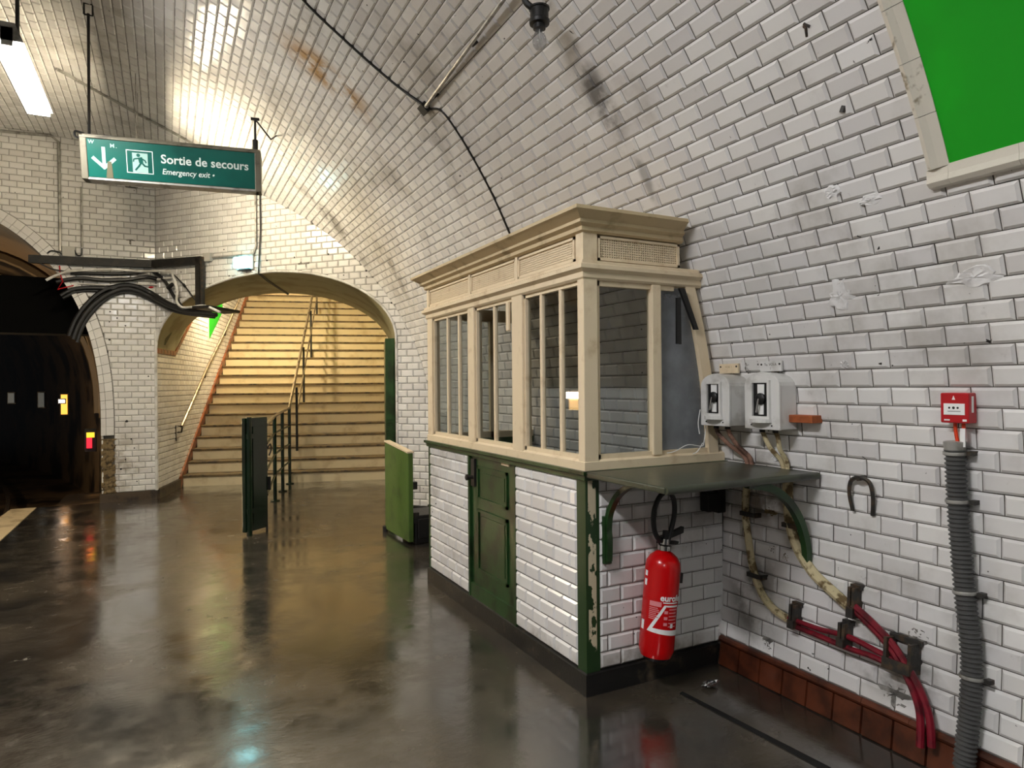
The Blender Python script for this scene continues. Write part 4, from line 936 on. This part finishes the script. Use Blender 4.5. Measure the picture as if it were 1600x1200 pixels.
# ================================================================== GREEN PANEL ON THE VAULT
gp = thing('green_panel', 'large bright green blank panel in a cream frame on the vault', 'poster', (2.45, 0, 2.25))
s0g, y1g, y0g = arc_s(2.265), 1.385, -1.5; s1g = s0g+1.9
gg = MB(); NS = 14; o_ = .022
gg.grid([[on_arc(s0g+(s1g-s0g)*i/NS, y0g, o_), on_arc(s0g+(s1g-s0g)*i/NS, y1g, o_)] for i in range(NS+1)]).grid([[on_arc(s0g+(s1g-s0g)*i/NS, y0g, .0), on_arc(s0g+(s1g-s0g)*i/NS, y1g, .0)] for i in range(NS+1)])
gg.build('panel', POSTERG, gp, True)
def frame_seg(sa, sb, ya, yb, flat):
    mb = MB(); K2 = 4
    if flat:  # runs along y at the bottom or top: profile across s
        prof = [(sa, .012), (sa+.012, .034), (sa+.03, .044), (sa+.05, .034), (sb, .026), (sb, .0), (sa, .0)]
        mb.grid([[on_arc(p_, y_, d_) for p_, d_ in prof+prof[:1]] for y_ in (ya, yb)]); n = len(prof)
        for y_, rev in ((ya, 1), (yb, 0)): mb.add([on_arc(p_, y_, d_) for p_, d_ in prof], [tuple(range(n))[::-1] if rev else tuple(range(n))])
    else:
        w_ = yb-ya; prof = [(ya, .0), (ya, .026), (ya+w_*.4, .034), (ya+w_*.65, .044), (ya+w_*.88, .034), (yb, .012), (yb, 0)]
        mb.grid([[on_arc(sa+(sb-sa)*i/K2, y_, d_) for y_, d_ in prof+prof[:1]] for i in range(K2+1)]); n = len(prof)
        for s_ in (sa, sb): mb.add([on_arc(s_, y_, d_) for y_, d_ in prof], [tuple(range(n))])
    return mb.build('frame_piece', FRAMEC, gp)
i = 0
while s0g-.0+.19*i < s1g: frame_seg(s0g+.19*i+.001, min(s0g+.19*(i+1), s1g)-.001, y1g-.005, y1g+.075, False); i += 1
y_ = y1g
while y_ > y0g: frame_seg(s0g-.075, s0g+.005, y_-.219, y_, True); y_ -= .22
frame_seg(s0g-.075, s0g-.001, y1g+.001, y1g+.075, True)
frame_seg(s1g-.005, s1g+.075, y0g, y1g, True)

# ================================================================== BULB, CONDUITS ON THE VAULT
jb = V(667, 166, .03); lampp = Vector((1.60, 2.80, 3.30))
pipe = thing('lamp_pipe', 'steel conduit running along the vault to the bare bulb', 'conduit', jb)
pe = Vector((1.535, 2.62, 3.50)); mid = jb.lerp(pe, .55)
MB().tube([jb, mid, pe], .012).build('tube', STEEL, pipe, True)
for f in (.12, .5, .85):
    p = jb.lerp(pe, f); MB().obox(p-Y_*.012, Y_*.024, Vector((.05, 0, .05)), Vector((.014, 0, -.014))).build('clip', BLACKM, pipe)
jbx = thing('junction_box', 'small black junction box on the vault where three cables meet', 'box', jb)
n = inner(jb); t = n.cross(Y_).normalized()
MB().obox(jb-Y_*.045-t*.035-n*.03, Y_*.09, t*.07, n*.05).build('case', BLACKM, jbx, bevel=.004); MB().tube([jb-Y_*.06, jb-Y_*.04], .016).build('gland', STEEL, jbx)
cable('vault_cable', [V(802, 372, .012), V(775, 310, .012), V(745, 252, .012), V(715, 202, .012), V(692, 172, .012), V(676, 168, .02)], .009, BLACK, 'black cable climbing the vault from the kiosk roof to the junction box')
cable('vault_cable', [V(662, 160, .02), V(630, 138, .012), V(590, 105, .012), V(540, 60, .012), V(485, 8, .012), V(440, -45, .012)], .011, BLACK, 'black cable crossing the vault up to the left of the junction box')
bl = thing('bare_bulb', 'unlit clear bulb in a black holder under the vault', 'light bulb', lampp)
lx, ly, lz = 1.598, 2.79, 3.155
MB().lathe([(.016, .075), (.036, .07), (.038, .045), (.046, .04), (.048, .115), (.05, .13), (.02, .135)][0:0] or [(.030, .048), (.030, .068), (.048, .072), (.050, .088), (.044, .094), (.044, .14), (.05, .142), (.05, .15), (.02, .155)], (lx, ly, lz), (0, 0, 1), 20).build('holder', BLACK, bl, True)
MB().lathe([(.002, -.052), (.018, -.048), (.03, -.032), (.034, -.012), (.031, .01), (.022, .032), (.017, .05)], (lx, ly, lz), (0, 0, 1), 20).build('glass', CLEAR, bl, True)
MB().tube([(lx, ly, lz+.05), (lx, ly, lz+.02), (lx+.006, ly, lz)], .003, 6).build('filament_stem', WHITE, bl)
MB().tube(smooth_path([(lx, ly, lz+.145), (lx-.04, ly+.01, lz+.15), (lx-.07, ly+.02, lz+.19), (lx-.075, ly-.01, lz+.28), (1.535, 2.72, 3.50)]), .016, 8).build('arm', BLACK, bl, True)
cable('vault_conduit', [V(88, 104, .02), V(140, 133, .02), V(180, 155, .02), V(230, 183, .02), V(285, 212, .02), V(330, 240, .02)], .016, STEEL, 'pale conduit crossing the vault behind the exit sign')

# ================================================================== EXIT SIGN
A_, B_ = Vector((-.57, 6.47, 0)), Vector((.735, 6.255, 0)); SU = (B_-A_).normalized(); SL_ = (B_-A_).length; SN = Vector((SU.y, -SU.x, 0))
zt, zb_ = 3.57, 3.215; dt, db = .125, .05
sg = thing('exit_sign', 'green hanging emergency exit sign with arrow and running figure', 'sign', (A_+B_)/2+Z3*zb_)
def sp(u, d, z): return A_+SU*u+SN*d+Z3*z
MB().hexa([sp(.02, -db, zb_), sp(SL_-.02, -db, zb_), sp(SL_-.02, db, zb_), sp(.02, db, zb_), sp(.02, -dt, zt-.05), sp(SL_-.02, -dt, zt-.05), sp(SL_-.02, dt, zt-.05), sp(.02, dt, zt-.05)]).build('box', SIGNF, sg)
MB().obox(sp(-.02, -dt-.012, zt-.055), SU*(SL_+.04), SN*(2*dt+.024), Z3*.022).build('top_rail', SIGNF, sg, bevel=.004)
MB().obox(sp(-.01, -dt+.02, zt-.033), SU*(SL_+.02), SN*(2*dt-.04), Z3*.02).build('top_rail', SIGNF, sg, bevel=.004)
MB().obox(sp(-.0, -db-.01, zb_-.012), SU*(SL_), SN*(2*db+.02), Z3*.018).build('bottom_rail', STEEL, sg, bevel=.003)
for u0 in (-.02, SL_-.03):
    MB().hexa([sp(u0, -db-.012, zb_-.012), sp(u0+.05, -db-.012, zb_-.012), sp(u0+.05, db+.012, zb_-.012), sp(u0, db+.012, zb_-.012), sp(u0, -dt-.012, zt-.04), sp(u0+.05, -dt-.012, zt-.04), sp(u0+.05, dt+.012, zt-.04), sp(u0, dt+.012, zt-.04)]).build('end_cap', SIGNF, sg, bevel=.006)
FB, FT = sp(0, db, zb_), sp(0, dt, zt-.05); FV = (FT-FB); FH = FV.length; FV.normalize(); FN = SU.cross(FV)
if FN.dot(SN) < 0: FN = -FN
def fp(u, v, l=.004): return FB+SU*u+FV*v+FN*l
u0, u1 = .03, SL_-.03
MB().prism([fp(u0, .012, 0), fp(u1, .012, 0), fp(u1, FH-.006, 0), fp(u0, FH-.006, 0)], FN*.004).build('face', SIGNG, sg)
SIGNW = basic('white sign print', 'dfeeea', .4); SIGNGREY = basic('greenish sign print', '9fc4bd', .4)
FW = u1-u0
def fx(zx): return u0+FW*(zx-150)/1245.0          # measured across the face
def bar(a_, b_, w_, mat, nm, lift=.0052):
    a2, b2 = Vector(a_), Vector(b_); d_ = (b2-a2).normalized(); n_ = Vector((-d_.y, d_.x))*w_/2
    return [fp(*(a2+n_), lift), fp(*(a2-n_), lift), fp(*(b2-n_), lift), fp(*(b2+n_), lift)]
def plate(polys, mat, nm):
    mb = MB()
    for p in polys: mb.add(p, [tuple(range(len(p)))])
    return mb.build(nm, mat, sg)
ac = fx(265)
plate([bar((ac, FH*.80), (ac, FH*.32), .026, 0, 0), bar((ac+.006, FH*.27), (ac-.082, FH*.53), .026, 0, 0, .0054), bar((ac-.006, FH*.27), (ac+.082, FH*.53), .026, 0, 0, .0056)], SIGNGREY, 'arrow')
p0, p1, q0, q1 = fx(428), fx(616), FH*.22, FH*.78
plate([bar((p0, q0), (p1, q0), .006, 0, 0), bar((p0, q1), (p1, q1), .006, 0, 0), bar((p0, q0-.003), (p0, q1+.003), .006, 0, 0, .0054), bar((p1, q0-.003), (p1, q1+.003), .006, 0, 0, .0054)], SIGNW, 'pictogram_frame')
d0, d1 = fx(468), fx(580); plate([[fp(d0, q0+.005, .0052), fp(d1, q0+.005, .0052), fp(d1, q1-.018, .0052), fp(d0, q1-.018, .0052)]], SIGNGREY, 'pictogram_door')
mx_, my_ = (d0+d1)/2, (q0+q1)/2
hd = [fp(mx_-.012+.014*math.cos(2*math.pi*i/12), my_+.052+.014*math.sin(2*math.pi*i/12), .0062) for i in range(12)]
B2 = lambda a_, b_, w_: bar((mx_+a_[0], my_+a_[1]), (mx_+b_[0], my_+b_[1]), w_, 0, 0, .0062)
plate([hd, B2((0, .036), (.008, -.006), .032), B2((-.002, .03), (-.045, .02), .011), B2((-.045, .022), (-.05, -.002), .010), B2((.008, .03), (.038, .012), .011), B2((.036, .014), (.044, -.006), .010),
       B2((.008, -.004), (-.012, -.038), .014), B2((-.012, -.036), (-.038, -.068), .013), B2((.010, -.004), (.034, -.030), .014), B2((.030, -.030), (.068, -.034), .012)], SIGNG, 'pictogram_figure')
def face_text(body, x, v, size, shear, bold, mat, width=None):
    tg = text_geo(body, size, shear, bold); w0 = max(v_.x for v_ in tg[0]); k = width/w0 if width else 1
    mb = MB(); mb.add([fp(x+v_.x*k, v+v_.y, .0056) for v_ in tg[0]], tg[1]); mb.build('lettering', mat, sg)
face_text('Sortie de secours', fx(675), FH*.52, .098, 0, .0018, SIGNW, fx(1345)-fx(675))
face_text('Emergency exit •', fx(680), FH*.24, .064, .18, .0008, SIGNW, fx(1078)-fx(680))
face_text('M', fx(312), FH*.80, .045, 0, .0006, SIGNGREY); face_text('.', fx(312)+.042, FH*.80, .045, 0, .0006, SIGNGREY); face_text('W', fx(140)+.02, FH*.86, .04, .1, .0006, SIGNGREY)
plate([[fp(fx(275), .012, .006), fp(fx(325), .012, .006), fp(fx(318), FH*.45, .006), fp(fx(290), FH*.45, .006)]], basic('brown drip stain', '5d5a42', .6), 'rust_stain')
LT = sp(.02, 0, zt-.02)
MB().tube([LT, Vector((LT.x, LT.y, vault_z(LT.x)-.09))], .011).build('hanger_rod', BLACKM, sg)
lh = Vector((LT.x, LT.y, vault_z(LT.x)-.06)); MB().tube([lh+Vector((-.03, 0, -.04)), lh+Vector((-.03, 0, .05)), lh+Vector((.03, 0, .05)), lh+Vector((.03, 0, -.04)), lh+Vector((-.03, 0, -.04))], .008).build('hook', BLACKM, sg)
RT = sp(SL_-.03, 0, zt-.02); MB().tube([RT, RT+Z3*.12], .024).tube([RT+Z3*.1, RT+Z3*.30], .010).build('hanger_rod', BLACKM, sg)
MB().obox(RT-SU*.035-SN*.01+Z3*.295, SU*.07, SN*.02, Z3*.02).tube([RT+Z3*.305, RT+Z3*.305+SU*.12-SN*.30-Z3*.06, V(432, 212, .0)], .007, 6).build('bar_and_shadow', BLACKM, sg)  # T bar, plus a black strut standing in for its shadow on the vault
MB().obox(sp(.03, -.03, zt-.015), SU*.22, SN*.05, Z3*.03).tube(smooth_path([sp(.0, .05, zt-.0), sp(-.06, .07, zt+.01), sp(-.05, .07, zt-.04), sp(.05, .08, zt-.03)]), .009).build('feed_cable', BLACK, sg)

# ================================================================== CABLES OVER THE ARCH AND ON THE END WALL
cw = lambda px, py, off=.05: on_end(px, py, off) if px < 238 else on_arch(px, py, off)
tr = thing('cable_tray', 'black steel cable channel turning across the end walls to the arch', 'cable tray', cw(235, 408))
H_ = lambda p, q, w_: MB().obox(p-Z3*w_/2, q-p, (Vector((0, -.07, 0))), Z3*w_)
a1, a2 = cw(44, 404, .09), on_end(236.5, 412, .09); MB().obox(a1-Z3*.05, a2-a1, Vector((0, .06, 0)), Z3*.10).build('channel', BLACKM, tr)
b1, b2 = on_arch(236.5, 412, .09), on_arch(313, 406, .09); MB().obox(b1-Z3*.05, b2-b1, -PN*.06, Z3*.10).build('channel', BLACKM, tr)
c1 = on_arch(305, 402, .09); c2 = on_arch(305, 478, .09); MB().obox(c2, PD*.075, -PN*.06, Z3*(c1.z-c2.z)).build('channel', BLACKM, tr)
MB().obox(c2+PD*.09, PD*.035, -PN*.04, Z3*(c1.z-c2.z)).build('cover_strip', DARKSTEEL, tr)
def wire(px, r, mat, label, grp='cables over the arch', off=.06, name='black_cable'):
    return tag(MB().tube(smooth_path([cw(x_, y_, off+(o2[0] if o2 else 0)) for x_, y_, *o2 in px]), r, 7).build(name, mat, None, True), label, 'cable', grp)
wire([(108, 525), (118, 500), (136, 475), (160, 455), (190, 446), (215, 448), (240, 460), (265, 475), (295, 485), (330, 490, .02)], .03, BLACK, 'thickest black cable arching from the tunnel edge to the stair arch')
wire([(114, 530), (124, 505), (142, 480), (166, 461), (192, 451), (216, 454), (240, 466), (268, 480), (300, 489), (338, 492, .02)], .028, BLACK, 'black cable just inside the thickest arching cable', off=.1)
wire([(120, 535), (130, 508), (147, 484), (170, 464), (194, 456), (216, 459), (242, 471), (270, 485), (300, 491), (335, 495)], .026, BLACK, 'lowest black cable of the arching bundle', off=.05)
wire([(95, 462), (112, 453), (130, 450), (160, 450), (195, 452), (225, 455)], .026, BLACK, 'lower black cable leaving the tunnel edge level', off=.06)
wire([(98, 466), (115, 458), (135, 454), (165, 455), (200, 456)], .022, BLACK, 'lowest level black cable at the tunnel edge', off=.03)
wire([(88, 441), (105, 437), (130, 435), (165, 438), (200, 437), (228, 433), (245, 436)], .026, BLACK, 'middle black cable running level over the pillar', off=.07)
wire([(110, 427), (140, 427), (180, 428), (215, 426), (238, 424), (258, 440), (270, 460), (285, 480)], .022, BLACK, 'upper black cable dropping into the arching bundle', off=.05)
wire([(72, 438), (88, 430), (108, 424), (140, 422), (180, 421), (220, 424), (262, 424), (272, 436), (277, 455), (276, 470), (284, 480), (300, 480), (320, 478), (344, 488)], .017, WHITE, 'long white cable looping from the tunnel edge to the arch', off=.1, name='white_cable')
wire([(62, 411), (80, 420), (100, 424)], .01, BLACK, 'short black lead hanging under the cable channel', off=.1)
wire([(240, 424), (262, 424), (270, 428), (288, 446), (300, 462), (306, 470)], .009, BLACK, 'thin black lead crossing down to the channel foot', off=.08)
wire([(128, 432), (160, 434), (190, 433), (230, 437), (268, 434)], .011, WHITE, 'white cable strung level between the black ones', off=.04, name='white_cable')
wire([(120, 443), (160, 445), (200, 444), (245, 445)], .011, WHITE, 'lower white cable strung level over the pillar', off=.03, name='white_cable')
tag(MB().lathe([(.028, -.05), (.03, 0), (.022, .05)], cw(266, 447, .1), (PD+Z3*.6), 10).build('cable_joint', BLACK, None, True), 'fat black cable joint hanging beside the channel', 'cable joint')
tag(MB().lathe([(.016, -.025), (.018, 0), (.016, .025)], cw(288, 446, .09), (PD-Z3), 10).build('cable_joint', BLACK, None, True), 'small black joint on the thin lead near the channel', 'cable joint')
tag(MB().lathe([(.012, -.03), (.016, 0), (.006, .04)], cw(236, 449, .13), PD, 10).build('red_tag', REDBOX, None, True), 'small red tag on the arching cables', 'tag')
tag(MB().tube([cw(93, 415, .08), cw(94, 428, .1), cw(98, 440, .1), cw(90, 452, .08), cw(115, 446, .1)], .008, 6).build('red_tie', REDBOX), 'red plastic tie holding the cables at the tunnel edge', 'cable tie')
# pile of cables where they enter the arch
tag(MB().obox(on_arch(300, 480, .12)-Z3*.02, PD*.28, -PN*.5+SH*.2, Z3*.035).build('cable_shelf', BLACKM), 'black steel shelf carrying the cables into the stair arch', 'cable shelf')
# boxes, pipes
def steel_pipe(pts, r, label, mat=STEEL, grp='steel wall conduits'): return tag(MB().tube(pts, r, 8).build('wall_conduit', mat, None, True), label, 'conduit', grp)
steel_pipe([on_end(0, 205, .03), on_end(80, 212, .03), on_end(92, 222, .03), on_end(93, 300, .03), on_end(94, 392, .03)], .018, 'steel conduit turning down the end wall from the left edge')
steel_pipe([on_end(127, 292, .03), on_end(128, 386, .03)], .012, 'thin steel conduit dropping below the exit sign')
steel_pipe([on_arch(399, 285, .03), on_arch(400, 385, .03), on_arch(395, 398, .03)], .014, 'steel conduit dropping from the right end of the exit sign')
steel_pipe([on_arch(395, 398, .03), on_arch(332, 402, .03)], .016, 'level steel conduit between the grey box and the blue light')
steel_pipe([on_arch(406, 292, .03), on_arch(407, 360, .03), on_arch(404, 420, .03), on_arch(404, 428, .03)], .009, 'thin black conduit beside the blue light', BLACKM)
j1 = on_end(107, 392, .05); tag(MB().obox(j1-Vector((.07, 0, .07)), X_*.14, Y_*.05, Z3*.13).build('grey_junction_box', GREYBOX, bevel=.005), 'pale grey junction box at the foot of the end wall conduits', 'box')
j2 = on_arch(322, 402, .06); tag(MB().obox(j2-PD*.06-Z3*.05, PD*.12, -PN*.06, Z3*.11).build('grey_junction_box', GREYBOX, bevel=.005), 'pale grey junction box at the end of the black channel', 'box')
wire([(74, 396), (80, 392), (92, 394), (98, 398)], .010, BLACK, 'black lead looping beside the grey junction box', off=.04)
wire([(116, 390), (120, 398), (127, 398), (128, 388)], .010, BLACK, 'black lead from the grey junction box to the thin conduit', off=.04)
bl_ = thing('emergency_light', 'glowing blue white emergency light above the stair arch', 'light', on_arch(384, 412, .05))
c0 = on_arch(383, 411, .02); MB().obox(c0-PD*.13-Z3*.085, PD*.27, PN*.02, Z3*.17).build('base', WHITE, bl_)
MB().obox(c0-PD*.12-Z3*.07+PN*.02, PD*.25, PN*.07, Z3*.14).build('lens', emit('blue white lens glow', (.35, .93, 1.0), 7.0), bl_, bevel=.02)
MB().obox(c0-PD*.06-Z3*.10, PD*.16, PN*.05, Z3*.02).build('hood', BLACKM, bl_)
# soffit cable under the arch
q0 = on_arch(405, 428, .0); steel_pipe([q0-PN*.01-Z3*.0, pas(front[20]+.4, 1.50, soff(1.50)-.012), pas(S_FLAT-.02, 1.60, soff(1.60)-.012), pas(S_FLAT, 1.60, soff(1.60)+.05)], .016, 'dark cable running back along the arch soffit', BLACKM)
# pillar corner bead and holes
tag(MB().tube([P0+Vector((-.012, -.012, .12)), P0+Vector((-.012, -.012, 2.28))], .016).build('trim_13', WHITE, None, True), kind='structure', label='white glazed corner bead of the pillar')
def hole(px, py, r, mat=BLACKP): 
    p = cw(px, py, .009); mb = MB().lathe([(r, 0), (r*.6, .003)], p, Vector((0, -1, 0)) if px < 238 else PN, 7); return mb.build('hole', mat, wall_end if px < 238 else wall_arch)
for px, py, r in ((172, 487, .014), (183, 497, .014), (171, 503, .01), (196, 509, .014), (171, 531, .015), (232, 588, .014), (198, 658, .02), (166, 550, .03), (170, 580, .03), (205, 686, .012), (210, 700, .012), (196, 718, .01), (189, 733, .014), (204, 287, .02), (214, 752, .012)): hole(px, py, r)
for px, py, r in ((460, 402, .012), (513, 397, .014), (537, 430, .012), (572, 423, .012), (573, 432, .012), (612, 473, .014), (358, 431, .012), (417, 407, .012), (350, 390, .012), (283, 425, .012)): hole(px, py, r)
def smear(px, py, w_, h_, seed):
    rnd = random.Random(seed); p = cw(px, py, .010); U = PD if px > 238 else X_; N = PN if px > 238 else -Y_
    pts = [p+U*(math.cos(2*math.pi*i/14)*w_/2*rnd.uniform(.6, 1.1))+Z3*(math.sin(2*math.pi*i/14)*h_/2*rnd.uniform(.6, 1.1)) for i in range(14)]
    MB().prism(pts, -N*.008).build('plaster_patch', GREYPATCH, wall_arch if px > 238 else wall_end)
smear(475, 412, .20, .10, 21); smear(205, 378, .14, .09, 22); smear(205, 291, .16, .12, 23)

# ================================================================== TUNNEL LIGHTS
def tl(px, py, y, w_, h_, colr, k, label, nm='tunnel_lamp'):
    p = at_y(px, py, y); t = thing(nm, label, 'light', p)
    MB().box((p.x-w_/2, y, p.z-h_/2), (p.x+w_/2, y+.06, p.z+h_/2)).build('lens', emit(label, colr, k), t)
    MB().box((p.x-w_/2-.02, y+.05, p.z-h_/2-.02), (p.x+w_/2+.02, y+.12, p.z+h_/2+.02)).build('case', BLACKM, t)
tl(100, 632, 15.5, .10, .38, (1, .42, .06), 1.6, 'orange glowing lamp deep in the train tunnel')
tl(96, 627, 15.4, .09, .06, (1, .85, .7), 9, 'white lamp head beside the orange tunnel lamp')
sgn = thing('tunnel_signal', 'red and yellow signal light on the right tunnel wall', 'signal', at_y(141, 690, 11.2))
p = at_y(141, 688, 11.2); MB().box((p.x-.07, 11.22, p.z-.16), (p.x+.07, 11.32, p.z+.16)).build('case', BLACKM, sgn)
MB().box((p.x-.045, 11.19, p.z+.04), (p.x+.05, 11.22, p.z+.11)).build('yellow_lens', emit('yellow signal glow', (1, .6, .04), 1.3), sgn); MB().box((p.x-.045, 11.19, p.z-.11), (p.x+.02, 11.22, p.z+.035)).build('red_lens', emit('red signal glow', (1, .02, .04), 1.4), sgn)
tl(17, 622, 17, .1, .2, (.8, .85, .8), .06, 'faint grey lamp far left in the train tunnel'); tl(64, 625, 17, .1, .3, (.8, .85, .8), .05, 'faint grey lamp beside the orange tunnel lamp')
tlm = thing('tunnel_lamp', 'warm tube lamp on the far left wall inside the train tunnel', 'light', (-5.0, 13.4, 1.2))
MB().box((-5.12, 12.7, .85), (-5.04, 14.1, 1.36)).build('case', BLACKM, tlm); MB().box((-5.04, 12.8, 1.18), (-4.98, 14.0, 1.32)).build('lens', emit('warm tunnel lamp glow', (1, .74, .45), 170), tlm)
MB().box((-5.045, 12.95, .9), (-5.03, 13.85, 1.17)).build('amber_panel', emit('amber panel glow', (1, .6, .22), 7), tlm)
